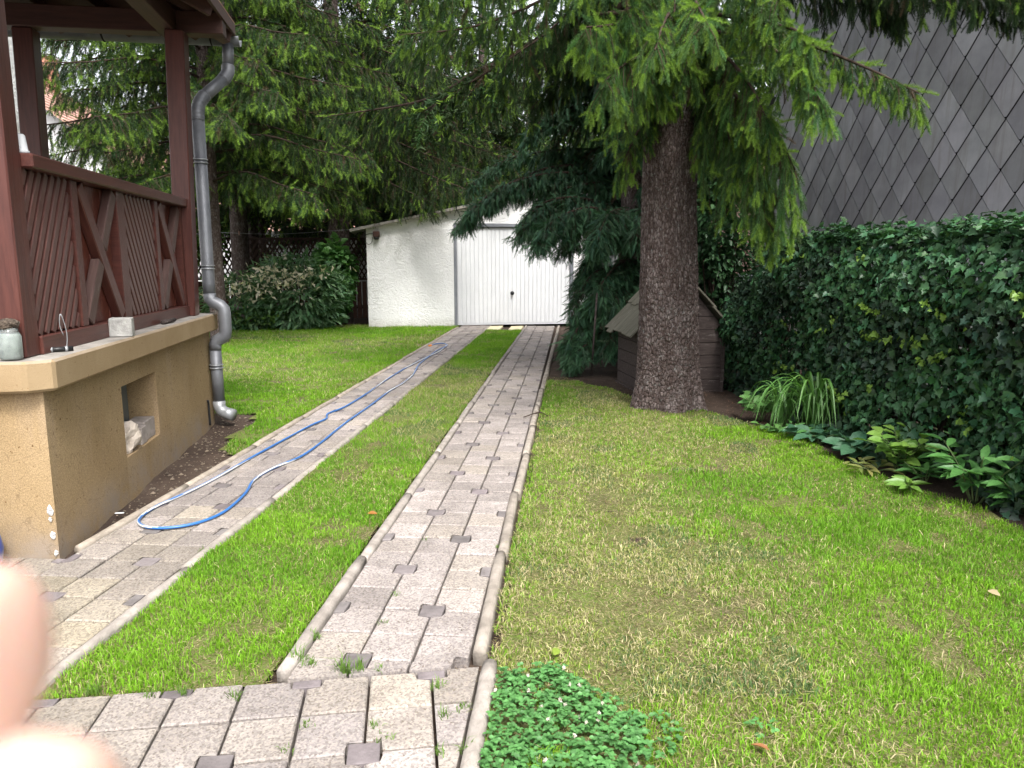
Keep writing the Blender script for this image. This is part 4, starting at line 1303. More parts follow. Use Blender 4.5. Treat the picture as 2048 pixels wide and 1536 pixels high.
def gable_house(name, F_, w, dpt, eave, rise, wall, tile, label, ridge_along_r=False, courses=16, parent_cat='house', chim=None):
    h = thing(name, F_(w / 2, dpt / 2), label, parent_cat)
    V = [F_(0, 0, 0), F_(w, 0, 0), F_(w, dpt, 0), F_(0, dpt, 0), F_(0, 0, eave), F_(w, 0, eave), F_(w, dpt, eave), F_(0, dpt, eave)]
    if ridge_along_r:
        V += [F_(0, dpt / 2, eave + rise), F_(w, dpt / 2, eave + rise)]
        fc = [(0, 1, 5, 4), (1, 2, 6, 9, 5), (2, 3, 7, 6), (3, 0, 4, 8, 7), (4, 5, 9, 8), (6, 7, 8, 9)]
    else:
        V += [F_(w / 2, 0, eave + rise), F_(w / 2, dpt, eave + rise)]
        fc = [(0, 1, 5, 8, 4), (1, 2, 6, 5), (2, 3, 7, 9, 6), (3, 0, 4, 7), (5, 6, 9, 8), (7, 4, 8, 9)]
    obj_poly('wall', V, fc, wall, h)
    for sgn in (0, 1):
        for i in range(courses):
            a0, a1 = i / courses, (i + 1.12) / courses
            def P(u, along, lift_):
                t = 1.06 - 1.06 * u
                if ridge_along_r:
                    s = dpt / 2 + (-1 if sgn == 0 else 1) * t * dpt / 2
                    return F_(along, s, eave + rise * (1 - t) + lift_)
                r = w / 2 + (-1 if sgn == 0 else 1) * t * w / 2
                return F_(r, along, eave + rise * (1 - t) + lift_)
            lo, hi = (-0.3, w + 0.3) if ridge_along_r else (-0.3, dpt + 0.3)
            q = [P(a0, lo, 0.10), P(a0, hi, 0.10), P(min(a1, 1.0), hi, 0.05), P(min(a1, 1.0), lo, 0.05)]
            q2 = [p - np.array([0, 0, 0.045]) for p in q]
            t = R.uniform(0.9, 1.1)
            obj_poly('tile_course', q + q2, [(0, 1, 2, 3), (7, 6, 5, 4), (0, 4, 5, 1), (1, 5, 6, 2), (2, 6, 7, 3), (3, 7, 4, 0)], tile, h, color=(t, t, t))
    if chim is not None:
        r, s, z0, z1, sz = chim
        n = 12
        ch = F_.block('chimney', r - sz / 2, r + sz / 2, s - sz / 2, s + sz / 2, z0, z1, MT['brick'], h)
        F_.block('chimney_cap', r - sz / 2 - .05, r + sz / 2 + .05, s - sz / 2 - .05, s + sz / 2 + .05, z1, z1 + 0.08, MT['concrete'], h)
    return h


# pale gable seen over the porch rail, roof falling to the right
hA = at(88, 330, 24.0)
gable_house('neighbour_house', Frame((-19.2, 19.0), 13), 6.6, 16, 4.25, 2.7, MT['pale_wall'], MT['tile'], 'pale grey house with a red tiled roof and brick chimney beyond the porch', courses=18, chim=(3.45, 4.35, 6.0, 7.75, 0.55))
gable_house('neighbour_house', Frame((-14.5, 27.0), 8), 9.0, 8, 2.6, 3.2, MT['pale_wall'], MT['tile'], 'low house with a long red tiled roof behind the spruces', True, courses=16)
# white rendered wall end beside the porch
wb = HOUSE(-2.98, 5.4)
tag(HOUSE.block('house_wall', -6.2, -2.47, 5.5, 5.9, -0.1, 5.6, MT['white_render'], None, 0.0), 'bright rough white house wall seen between the two left porch posts', 'wall')
tag(Frame((-10.5, 24.0), 5).block('garden_shed', 0, 4.2, 0, 3, -0.1, 2.3, MT['pale_wall'], None, 0.0), 'pale low building glimpsed over the lattice fence', 'building')
PF = Frame((5.2, 21.0), 11)
gable_house('pink_house', PF, 9.0, 7, 2.9, 2.6, MT['pink_wall'], MT['tile'], 'pink rendered house glimpsed through the vines right of the trunk', True, courses=10)
V, F = prism_np([(2.6, 12.6), (10, 12.6), (10, 20.5), (2.6, 20.5)], -0.03, -0.018)
tag(obj_poly('neighbour_yard', V, F, MT['pale_concrete']), kind='structure')
tag(PF.block('storage_box', -1.2, 0.3, -1.2, -0.5, 0.0, 1.05, MT['grey_paint'], None, 0.02), 'grey storage box in the next yard seen through the vines', 'box')

# ------------------------------------------------------------------ conifers
def shoot_template(n, nl, wid, seed, curve=0.0, flat=0.0):
    """a spruce shoot of unit length along X with n needles; returns verts, tris, per-vertex brightness"""
    r = np.random.default_rng(seed)
    t = np.sort(r.random(n)) * 0.97 + 0.02
    az = r.random(n) * 2 * math.pi
    fw = np.radians(r.uniform(48, 74, n)) * (1 - 0.5 * t ** 4)
    rad = np.stack([np.zeros(n), np.cos(az), np.sin(az) * (1 - flat) + flat * 0.25], -1)
    rad = nrm(rad)
    d = np.stack([np.cos(fw), np.zeros(n), np.zeros(n)], -1) + rad * np.sin(fw)[:, None]
    base = np.stack([t, np.zeros(n), -curve * t * t], -1)
    L = nl * r.uniform(0.8, 1.15, n) * (1 - 0.35 * np.clip(t - 0.7, 0, 1) / 0.3) * np.clip(0.6 + t * 2, 0.6, 1)
    tip = base + d * L[:, None]
    side = nrm(np.cross(d, r.normal(size=(n, 3)))) * wid / 2
    V = np.stack([base - side, base + side, tip], 1).reshape(-1, 3)
    F = np.arange(3 * n).reshape(-1, 3)
    b = np.repeat(r.uniform(0.75, 1.25, n), 3) * np.tile([0.85, 0.85, 1.15], n)
    # stem
    sv = np.array([(0, -.012, 0), (0, .012, 0), (0.95, 0, -curve * .9), (0, 0, -.012), (0, 0, .012), (0.95, 0, -curve * .9)])
    V = np.vstack([V, sv]); F = np.vstack([F, [[3 * n, 3 * n + 1, 3 * n + 2], [3 * n + 3, 3 * n + 4, 3 * n + 5]]])
    b = np.concatenate([b, np.full(6, 0.45)])
    return V, F, b


NEAR_T = [shoot_template(260, 0.185, 0.0135, 100 + i, 0.16, 0.15) for i in range(5)]
MID_T = [shoot_template(84, 0.20, 0.026, 200 + i, 0.10, 0.2) for i in range(4)]
FAR_T = [shoot_template(26, 0.27, 0.075, 300 + i, 0.10, 0.2) for i in range(4)]


def scatter_tree(mat):
    """node tree: the template island of the mesh is set on every loose point, turned and scaled by the point's own attributes"""
    ng = bpy.data.node_groups.new('leaf_scatter', 'GeometryNodeTree')
    ng.interface.new_socket('Geometry', in_out='INPUT', socket_type='NodeSocketGeometry')
    ng.interface.new_socket('Geometry', in_out='OUTPUT', socket_type='NodeSocketGeometry')
    N, L = ng.nodes, ng.links
    gi, go = N.new('NodeGroupInput'), N.new('NodeGroupOutput')
    at_ = N.new('GeometryNodeInputNamedAttribute'); at_.data_type = 'FLOAT'; at_.inputs['Name'].default_value = 'part'
    last = N.new('GeometryNodeJoinGeometry')
    for k in range(4):
        c1 = N.new('FunctionNodeCompare'); c1.data_type = 'FLOAT'; c1.operation = 'EQUAL'
        c1.inputs['B'].default_value = 10 + k; c1.inputs['Epsilon'].default_value = 0.1
        c2 = N.new('FunctionNodeCompare'); c2.data_type = 'FLOAT'; c2.operation = 'EQUAL'
        c2.inputs['B'].default_value = k; c2.inputs['Epsilon'].default_value = 0.1
        L.new(at_.outputs['Attribute'], c1.inputs['A']); L.new(at_.outputs['Attribute'], c2.inputs['A'])
        s1, s2 = N.new('GeometryNodeSeparateGeometry'), N.new('GeometryNodeSeparateGeometry')
        L.new(gi.outputs[0], s1.inputs['Geometry']); L.new(gi.outputs[0], s2.inputs['Geometry'])
        L.new(c1.outputs[0], s1.inputs['Selection']); L.new(c2.outputs[0], s2.inputs['Selection'])
        ip = N.new('GeometryNodeInstanceOnPoints')
        q = N.new('GeometryNodeInputNamedAttribute'); q.data_type = 'QUATERNION'; q.inputs['Name'].default_value = 'turn'
        sc = N.new('GeometryNodeInputNamedAttribute'); sc.data_type = 'FLOAT'; sc.inputs['Name'].default_value = 'size'
        L.new(s2.outputs['Selection'], ip.inputs['Points']); L.new(s1.outputs['Selection'], ip.inputs['Instance'])
        L.new(q.outputs['Attribute'], ip.inputs['Rotation']); L.new(sc.outputs['Attribute'], ip.inputs['Scale'])
        L.new(ip.outputs[0], last.inputs[0])
    L.new(last.outputs[0], go.inputs[0])
    return ng


NG = None
def quats(X, Y, Z):
    m00, m01, m02 = X[:, 0], Y[:, 0], Z[:, 0]; m10, m11, m12 = X[:, 1], Y[:, 1], Z[:, 1]; m20, m21, m22 = X[:, 2], Y[:, 2], Z[:, 2]
    q = np.zeros((len(X), 4))
    t = m00 + m11 + m22
    K = np.stack([t, m00, m11, m22], 1).argmax(1)
    for k in range(4):
        m = K == k
        if not m.any(): continue
        if k == 0:
            s = np.sqrt(np.maximum(t[m] + 1, 1e-9)) * 2
            q[m] = np.stack([s / 4, (m21 - m12)[m] / s, (m02 - m20)[m] / s, (m10 - m01)[m] / s], 1)
        elif k == 1:
            s = np.sqrt(np.maximum(1 + m00 - m11 - m22, 1e-9))[m] * 2
            q[m] = np.stack([(m21 - m12)[m] / s, s / 4, (m01 + m10)[m] / s, (m02 + m20)[m] / s], 1)
        elif k == 2:
            s = np.sqrt(np.maximum(1 + m11 - m00 - m22, 1e-9))[m] * 2
            q[m] = np.stack([(m02 - m20)[m] / s, (m01 + m10)[m] / s, s / 4, (m12 + m21)[m] / s], 1)
        else:
            s = np.sqrt(np.maximum(1 + m22 - m00 - m11, 1e-9))[m] * 2
            q[m] = np.stack([(m10 - m01)[m] / s, (m02 + m20)[m] / s, (m12 + m21)[m] / s, s / 4], 1)
    return q


class Scatter:
    """a mass of shoots: points with a turn, a size and a colour, carrying copies of up to four templates"""
    def __init__(self, templ): self.t, self.P, self.D, self.L, self.C = templ[:4], [], [], [], []
    def add(self, pos, d, ln, col):
        self.P.append(pos); self.D.append(d); self.L.append(ln); self.C.append(col)
    def build(self, name, parent, seed=0, mat=None):
        global NG
        if NG is None: NG = scatter_tree(None)
        r = np.random.default_rng(seed)
        P, D, Ln, C = (np.concatenate(q) for q in (self.P, self.D, self.L, self.C))
        n = len(P)
        X, Y, Z = basis(D, r.uniform(-0.7, 0.7, n))
        q = quats(X, Y, Z)
        V, F, part, shade, off = [P - root_loc(parent)], [], [r.integers(0, len(self.t), n)], [np.ones(n)], n
        for k, (TV, TF, b) in enumerate(self.t):
            V.append(TV); F.append(TF + off); off += len(TV)
            part.append(np.full(len(TV), 10 + k)); shade.append(b)
        V = np.vstack(V); F = np.vstack(F)
        me = mesh_np(name, V, F, mat or MT['needles_inst'])
        N = len(V)
        me.attributes.new('part', 'FLOAT', 'POINT').data.foreach_set('value', np.concatenate(part).astype(np.float32))
        sz = np.ones(N, np.float32); sz[:n] = Ln
        me.attributes.new('size', 'FLOAT', 'POINT').data.foreach_set('value', sz)
        tq = np.tile(np.array([1, 0, 0, 0], np.float32), (N, 1)); tq[:n] = q
        me.attributes.new('turn', 'QUATERNION', 'POINT').data.foreach_set('value', tq.ravel())
        c = np.ones((N, 4), np.float32); c[:n, :3] = C
        me.attributes.new('tint', 'FLOAT_COLOR', 'POINT').data.foreach_set('color', c.ravel())
        s = np.ones((N, 4), np.float32); s[:, :3] = np.concatenate(shade)[:, None]
        me.attributes.new('shade', 'FLOAT_COLOR', 'POINT').data.foreach_set('color', s.ravel())
        o = bpy.data.objects.new(name, me); link(o, parent); o['kind'] = 'stuff'
        md = o.modifiers.new('scatter', 'NODES'); md.node_group = NG
        return o


def droop_limb(P, nb, blen, step, drop, seed, t0=0.12, spread=1.0, hang=0.5, lengthen=True):
    """branchlets hanging off a limb polyline P: list of polylines"""
    r = np.random.default_rng(seed)
    C = catmull(P, 60)
    T = nrm(np.gradient(C, axis=0))
    out = []
    for k in range(nb):
        u = t0 + (1 - t0) * (k + r.random()) / nb
        i = min(int(u * 59), 59)
        t = T[i]
        sd = nrm(np.cross(t, [0, 0, 1.0])) * (1 if k % 2 else -1)
        d = nrm(t * r.uniform(0.25, 0.8) + sd * spread * r.uniform(0.3, 1.0) + np.array([0, 0, r.uniform(-0.2, 0.15) - hang * 0.6]))
        L = blen * r.uniform(0.55, 1.15) * (1.0 if not lengthen else (0.55 + 0.45 * math.sin(math.pi * min(1, 0.25 + u * 0.75))))
        m = max(2, int(L / step))
        pl = [C[i]]
        for j in range(m):
            d = nrm(d + np.array([0, 0, -drop * r.uniform(0.6, 1.3)]) + r.normal(size=3) * 0.07)
            pl.append(pl[-1] + d * step)
        out.append(np.array(pl))
    # the limb's own leading shoots
    return C, out


def foliage_from(branchlets, r, sl_, side_p=0.9, tipn=3, bright_p=0.35):
    """shoot records (pos, dir, len, fresh) along branchlets with side shoots"""
    pos, dr_, ln, fr = [], [], [], []
    for pl in branchlets:
        m = len(pl)
        for j in range(m - 1):
            d = nrm(pl[j + 1] - pl[j])
            pos.append(pl[j]); dr_.append(d); ln.append(sl_ * r.uniform(0.8, 1.1)); fr.append(0.0)
            n2 = 2 if r.random() < side_p else 1
            for q in range(n2):
                ax = nrm(np.cross(d, r.normal(size=3)))
                dd = nrm(d * r.uniform(0.4, 0.9) + ax * r.uniform(0.5, 0.9) + np.array([0, 0, -0.65]))
                pos.append(pl[j] + (pl[j + 1] - pl[j]) * r.random()); dr_.append(dd); ln.append(sl_ * r.uniform(0.6, 1.05)); fr.append(1.0 if r.random() < bright_p * 0.6 else 0.0)
        d = nrm(pl[-1] - pl[-2])
        for q in range(tipn):
            dd = nrm(d + r.normal(size=3) * 0.35)
            pos.append(pl[-1] - d * 0.02); dr_.append(dd); ln.append(sl_ * r.uniform(0.6, 0.9)); fr.append(1.0 if r.random() < bright_p * 1.8 else 0.0)
    return np.array(pos), np.array(dr_), np.array(ln), np.array(fr)


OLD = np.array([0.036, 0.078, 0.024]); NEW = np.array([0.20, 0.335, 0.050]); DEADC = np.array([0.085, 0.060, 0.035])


def shoot_colors(r, fr, old, new, dead=0.04):
    n = len(fr)
    c = old * r.uniform(0.7, 1.35, (n, 1)) * np.stack([r.uniform(0.85, 1.25, n), np.ones(n), r.uniform(0.8, 1.2, n)], -1)
    k = r.uniform(0.65, 1.1, (n, 1))
    c = np.where((fr > 0.5)[:, None], new * k, c)
    c = np.where((r.random(n) < dead)[:, None] & (fr < 0.5)[:, None], DEADC, c)
    return c


def add_twigs(soup, lines, r0, r1, col):
    for pl in lines:
        n = len(pl)
        V, F, _, _ = tube_np(pl, np.linspace(r0, r1, n), 3, False)
        F3 = np.vstack([F[:, [0, 1, 2]], F[:, [0, 2, 3]]])
        soup.add(V, F3, col)


def trunk_np(path, rads, sides, rings, seed, relief=0.0, flare=0.0, lobes=0):
    """tapered trunk with scaly bark relief; quads"""
    C = catmull(path, rings)
    z = np.linspace(0, 1, rings)
    rad = np.interp(z, np.linspace(0, 1, len(rads)), rads)
    h = C[:, 2] - C[0, 2]
    an = np.linspace(0, 2 * math.pi, sides, endpoint=False)
    A, Hh = np.meshgrid(an, h, indexing='xy')
    RR = np.repeat(rad[:, None], sides, 1)
    if flare > 0:
        RR = RR + flare * np.exp(-Hh / 0.24) * (0.75 + 0.5 * np.cos(A * lobes + 0.7) * 0.8 + 0.3 * np.cos(A * 3 + 2))
    if relief > 0:
        rr = np.random.default_rng(seed)
        u = A * RR.mean() ; v = Hh
        cw, chh = 0.026, 0.05                                    # bark scale size
        nu = max(6, round(2 * math.pi * RR.mean() / cw))
        gu, gv = A / (2 * math.pi) * nu, v / chh
        d1 = np.full(A.shape, 9.0); d2 = np.full(A.shape, 9.0); hid = np.zeros(A.shape)
        jx = rr.random((nu, 600)); jy = rr.random((nu, 600)); jh = rr.random((nu, 600))
        iu, iv = np.floor(gu).astype(int), np.floor(gv).astype(int)
        for du in (-1, 0, 1):
            for dv in (-1, 0, 1):
                cu, cv = iu + du, iv + dv
                m = cu % nu; w = (cv + 100) % 600
                d = np.hypot(gu - (cu + jx[m, w]), (gv - (cv + jy[m, w])))
                near = d < d1
                d2 = np.where(near, d1, np.minimum(d2, d)); hid = np.where(near, jh[m, w], hid); d1 = np.where(near, d, d1)
        edge = np.clip((d2 - d1) / 0.22, 0, 1)
        RR = RR + relief * (edge * (0.6 + 0.6 * hid) - 0.6) + relief * 0.8 * (vnoise(A * 2.2, Hh, 0.22, seed % 50) - 0.5)
    V = np.stack([C[:, None, 0] + RR * np.cos(A), C[:, None, 1] + RR * np.sin(A), np.repeat(C[:, None, 2], sides, 1)], -1).reshape(-1, 3)
    i, j = np.meshgrid(np.arange(rings - 1), np.arange(sides), indexing='ij')
    a_ = i * sides + j; b = i * sides + (j + 1) % sides
    F = np.stack([a_, b, b + sides, a_ + sides], -1).reshape(-1, 4)
    return V, F


def limb_obj(parent, P, r0, r1, n=24, name='limb'):
    return tube(name, catmull(P, n), np.linspace(r0, r1, n), MT['twig'], parent, 7)


# ---- the big spruce on the right
TB = np.array([0.93, 7.18, 0.0])
bs = thing('spruce_tree', TB, 'big spruce with a thick scaly trunk and drooping fresh green tips right of the drive', 'tree')
V, F = trunk_np([TB + [0, 0, -0.12], TB + [-0.01, 0, 0.8], TB + [-0.05, 0.0, 2.4], TB + [-0.04, 0.02, 4.6]], [0.285, 0.272, 0.232, 0.20], 260, 470, 8, 0.015, 0.13, 5)
obj_np('trunk', V, F, MT['bark'], bs, smooth=False)
V, F = trunk_np([TB + [-0.04, 0.02, 4.55], TB + [0, 0, 8], TB + [0, 0, 13.5]], [0.20, 0.14, 0.03], 24, 20, 9)
obj_np('trunk', V, F, MT['bark'], bs)

RL = [  # limb readings (x, y, distance), branchlets, hanging length, bright share, old colour factor
    ([(1330, 0, 6.6), (1240, 45, 5.6), (1165, 55, 5.0)], 26, 0.55, 0.45, 1.35),
    ([(1330, 90, 6.4), (1262, 120, 5.5), (1205, 165, 5.1)], 22, 0.50, 0.45, 1.3),
    ([(1335, 160, 6.5), (1280, 180, 5.9), (1230, 240, 5.6)], 16, 0.40, 0.4, 1.2),
    ([(1370, -30, 6.6), (1395, 10, 5.2), (1415, 50, 4.5)], 26, 0.40, 0.45, 1.4),
    ([(1360, -10, 6.6), (1330, 40, 5.4), (1310, 100, 4.9)], 24, 0.42, 0.45, 1.35),
    ([(1400, 20, 6.6), (1500, 40, 5.6), (1590, 60, 5.0), (1620, 90, 4.9)], 30, 0.34, 0.5, 1.35),
    ([(1420, 60, 6.6), (1530, 90, 5.6), (1610, 150, 5.1), (1640, 200, 4.9)], 30, 0.42, 0.5, 1.35),
    ([(1450, 60, 6.6), (1600, 85, 5.9), (1720, 130, 5.5), (1838, 186, 5.2)], 34, 0.24, 0.45, 1.1),
    ([(1420, 110, 6.5), (1470, 190, 5.9), (1540, 240, 5.6), (1590, 340, 5.5)], 34, 1.0, 0.5, 1.25),
    ([(1430, 160, 6.5), (1480, 260, 5.9), (1520, 330, 5.7), (1530, 440, 5.65)], 34, 0.65, 0.55, 1.2),
    ([(1410, 130, 6.6), (1440, 200, 6.1), (1470, 330, 5.9)], 22, 0.62, 0.25, 0.9),
    ([(1320, 200, 6.9), (1272, 270, 6.5), (1245, 330, 6.4)], 18, 0.26, 0.4, 1.0),
    ([(1300, -140, 7.2), (1120, -20, 6.6), (960, 50, 6.3), (800, 70, 6.1)], 44, 0.46, 0.30, 1.0),
    ([(1290, -200, 7.2), (1080, -110, 6.2), (930, -60, 5.8), (740, -50, 5.6)], 44, 0.55, 0.30, 0.9),
    ([(1285, -20, 7.2), (1110, 90, 7.5), (960, 140, 8.0), (850, 200, 8.4), (640, 235, 9.0)], 60, 0.62, 0.22, 0.8),
    ([(1290, -90, 7.4), (1180, -20, 7.2), (1100, 60, 7.0), (1000, 130, 6.8)], 40, 0.60, 0.2, 0.85),
    ([(1300, 20, 7.3), (1200, 60, 7.4), (1130, 140, 7.6), (1060, 220, 7.7)], 30, 0.45, 0.12, 0.7),
    ([(1480, -150, 6.9), (1700, -80, 6.2), (1900, -50, 5.7), (2120, -10, 5.3)], 100, 0.50, 0.10, 0.55),  # this bough and the next have needles tinted dark to look backlit
    ([(1480, -100, 6.9), (1620, -40, 6.5), (1740, -20, 6.3), (1800, 30, 6.2)], 44, 0.42, 0.06, 0.5),
    ([(1420, -150, 7.0), (1330, -120, 5.6), (1250, -110, 4.6), (1180, -90, 4.1)], 34, 0.45, 0.3, 1.0),
    ([(1440, -150, 7.0), (1480, -110, 5.4), (1520, -90, 4.4)], 30, 0.40, 0.3, 1.0),
    ([(1335, 60, 6.6), (1318, 110, 6.1), (1305, 180, 5.9)], 26, 0.42, 0.4, 1.3),
    ([(1350, 30, 6.6), (1365, 80, 6.0), (1378, 150, 5.9)], 26, 0.42, 0.4, 1.2),
    ([(1345, -60, 6.6), (1352, -20, 5.8), (1345, 60, 5.6)], 28, 0.5, 0.4, 1.4),
    ([(1330, -40, 6.6), (1290, 0, 5.9), (1250, 20, 5.3)], 28, 0.5, 0.4, 1.3),
    ([(1390, 60, 6.6), (1450, 110, 6.0), (1500, 170, 5.5), (1530, 230, 5.3)], 28, 0.5, 0.45, 1.3),
    ([(1400, -60, 6.6), (1480, -30, 5.6), (1560, 0, 5.0)], 30, 0.42, 0.45, 1.35),
    ([(1390, 110, 6.7), (1410, 190, 6.4), (1430, 260, 6.3)], 18, 0.40, 0.15, 0.8),
    ([(1325, 130, 6.8), (1300, 200, 6.6), (1280, 260, 6.5)], 18, 0.35, 0.3, 0.9),
]
soup = Soup(); tw = Soup()
rec = []
r_ = np.random.default_rng(77)
for k, (pts, nb, bl_, br, of) in enumerate(RL):
    P = [at(*p) for p in pts]
    P = [TB + [-0.03, 0.0, P[0][2] + 0.15]] + P
    C, brs = droop_limb(P, int(nb * 1.35), bl_, 0.105, 0.50, 500 + k, t0=0.2, spread=0.7)
    limb_obj(bs, P, 0.024 if k != 14 else 0.055, 0.005)
    add_twigs(tw, brs, 0.004, 0.002, (0.075, 0.048, 0.030))
    pos, d, ln, fr = foliage_from(brs, r_, 0.155, 0.62, 3, br)
    # the leader of the limb
    ii = r_.integers(14, 59, 46); T_ = nrm(C[ii + 1] - C[ii])
    pos = np.vstack([pos, C[ii]]); d = np.vstack([d, nrm(T_ * 0.8 + nrm(r_.normal(size=(46, 3))) * 0.8)])
    ln = np.append(ln, np.full(46, 0.15)); fr = np.append(fr, (r_.random(46) < br) * 1.0)
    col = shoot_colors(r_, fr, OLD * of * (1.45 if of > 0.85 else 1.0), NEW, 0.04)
    rec.append((pos, d, ln, col))
pos, d, ln, col = (np.concatenate([q[i] for q in rec]) for i in range(4))
dist = (pos - EYE) @ FW
# the 300 largest in view are shoots of their own, the rest one mass
px = 1024 + FPX * ((pos - EYE) @ RT) / dist; py = 768 - FPX * ((pos - EYE) @ UP) / dist
inview = (px > 0) & (px < 2048) & (py > 0) & (py < 620)
order = np.argsort(np.where(inview, dist, 99.0))
one = order[:290]
tmesh = []
for TV, TF, b in NEAR_T:
    me = mesh_np('shoot', TV, TF, None)
    tmesh.append(me)
nt = NT('needle_each'); oi = nt.add('ShaderNodeObjectInfo')
MT['needle_each'] = leaf_mat('needle_each', False, 0.55, 0.22, 0.25)
for me in tmesh: me.materials.append(MT['needle_each'])
Xb, Yb, Zb = basis(d[one], r_.uniform(-.6, .6, len(one)))
for q, i in enumerate(one):
    L = ln[i]
    M = mat4(Xb[q] * L, Yb[q] * L, Zb[q] * L, pos[i])
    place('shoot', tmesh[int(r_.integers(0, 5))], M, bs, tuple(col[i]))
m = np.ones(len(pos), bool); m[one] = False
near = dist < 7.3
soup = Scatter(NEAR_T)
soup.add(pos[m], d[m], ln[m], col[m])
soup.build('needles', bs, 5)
tw.build('twigs', MT['needles'], bs)
# crown above the picture: coarser boughs all round
def auto_limbs(base, z0, z1, dz, per, len0, len1, seed, nb, bl_, sl_, templ, old, new, br, parent, soup, tw, step=0.13, drop=0.48, limb_r=0.03, only=None, rise=0.25, sag=0.55, spread=0.85):
    r = np.random.default_rng(seed)
    z = z0; az = r.random() * 6.28
    while z < z1:
        f = (z - z0) / max(z1 - z0, 0.1)
        for q in range(per):
            az += 2 * math.pi / per + r.uniform(-0.3, 0.3)
            L = (len0 + (len1 - len0) * f) * r.uniform(0.75, 1.1)
            dirv = np.array([math.cos(az), math.sin(az), 0])
            if only is not None and not only(az, z): continue
            zz = z + r.uniform(-0.1, 0.1)
            limb_r = 0.022
            P = [base + [0, 0, zz], base + dirv * L * 0.35 + [0, 0, zz + rise * L * 0.15], base + dirv * L * 0.7 + [0, 0, zz - sag * L * 0.16], base + dirv * L + [0, 0, zz - sag * L * 0.36]]
            C, brs = droop_limb(P, max(4, int(nb * L / len0)), bl_, step, drop, int(r.integers(1 << 30)), t0=0.15, spread=spread)
            limb_obj(parent, P, limb_r, 0.006, 12)
            add_twigs(tw, [b[::2] if len(b) > 3 else b for b in brs], 0.006, 0.003, (0.06, 0.042, 0.03))
            pos, d, ln, fr = foliage_from(brs, r, sl_, 0.7, 2, br)
            ii = r.integers(8, 59, 40); sd = r.normal(size=(40, 3)); T_ = nrm(C[ii + 1] - C[ii])
            pos = np.vstack([pos, C[ii]]); d = np.vstack([d, nrm(T_ * 0.9 + nrm(sd) * 0.7)]); ln = np.append(ln, np.full(40, sl_)); fr = np.append(fr, (r.random(40) < br * .7) * 1.0)
            soup.add(pos, d, ln, shoot_colors(r, fr, old, new, 0.07))
        z += dz
soup, tw = Scatter(FAR_T), Soup()
auto_limbs(TB, 5.2, 13.2, 0.7, 5, 3.6, 0.5, 31, 16, 0.6, 0.32, FAR_T, OLD, NEW, 0.2, bs, soup, tw, step=0.22)
auto_limbs(TB, 3.6, 5.2, 0.55, 5, 3.2, 3.4, 33, 16, 0.5, 0.30, FAR_T, OLD, NEW, 0.2, bs, soup, tw, step=0.2, only=lambda a_, z: math.sin(a_) > -0.1 and math.cos(a_) < 0.45)
soup.build('upper_crown', bs, 6)
tw.build('upper_twigs', MT['needles'], bs)

# ---- three spruces at the back of the lawn and one beside the porch
def spruce(base, h, label, seed, z0, len0, nb, br, old, lean=0.0, r0=0.2, zsplit=6.2, only=None, bl_=0.75, templ=MID_T, per=7, dz=0.40, sl_=0.20, step=0.16, sag=0.5):
    base = np.array(base, float)
    t = thing('spruce_tree', base, label, 'tree', 'spruces at the back of the lawn')
    V, F = trunk_np([base + [0, 0, -0.1], base + [lean * .3, 0, h * 0.3], base + [lean, 0, h]], [r0 * 1.05, r0 * 0.82, 0.02], 40, 70, seed, 0.012, 0.05, 4)
    obj_np('trunk', V, F, MT['bark'], t)
    s, s2, tw = Scatter(templ), Scatter(FAR_T), Soup()
    auto_limbs(base, z0, zsplit, dz, per, len0, len0 * 0.9, seed, nb, bl_, sl_, templ, old, NEW * 0.95, br, t, s, tw, step, only=only, sag=sag)
    auto_limbs(base, zsplit, h - 0.3, 0.75, 5, len0 * 0.85, 0.4, seed + 1, nb // 3, bl_, 0.34, FAR_T, old, NEW, br, t, s2, tw, 0.25)
    s.build('needles', t, seed); s2.build('upper_crown', t, seed + 5); tw.build('twigs', MT['needles'], t)
    return t


front = lambda a_, z: math.sin(a_) < 0.45
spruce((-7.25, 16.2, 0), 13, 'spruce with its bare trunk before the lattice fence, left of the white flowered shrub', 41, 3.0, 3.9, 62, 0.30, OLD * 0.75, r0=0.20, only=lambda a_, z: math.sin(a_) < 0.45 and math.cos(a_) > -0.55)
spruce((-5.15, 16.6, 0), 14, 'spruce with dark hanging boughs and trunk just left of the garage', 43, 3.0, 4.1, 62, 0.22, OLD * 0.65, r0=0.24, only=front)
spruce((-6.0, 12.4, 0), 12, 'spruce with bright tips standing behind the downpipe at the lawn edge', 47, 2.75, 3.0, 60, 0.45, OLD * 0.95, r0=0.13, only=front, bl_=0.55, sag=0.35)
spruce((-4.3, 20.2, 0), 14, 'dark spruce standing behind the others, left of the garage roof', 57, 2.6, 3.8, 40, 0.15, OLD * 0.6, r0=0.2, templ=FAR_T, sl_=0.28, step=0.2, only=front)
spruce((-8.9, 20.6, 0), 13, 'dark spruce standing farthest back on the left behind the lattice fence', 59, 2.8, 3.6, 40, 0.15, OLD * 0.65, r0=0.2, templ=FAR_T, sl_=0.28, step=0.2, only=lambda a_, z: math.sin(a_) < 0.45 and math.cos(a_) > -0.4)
spruce((-2.6, 22.5, 0), 14, 'dark spruce rising behind the garage roof', 53, 2.4, 3.8, 34, 0.2, OLD * 0.95, r0=0.22, templ=FAR_T, sl_=0.30, step=0.22, only=front)


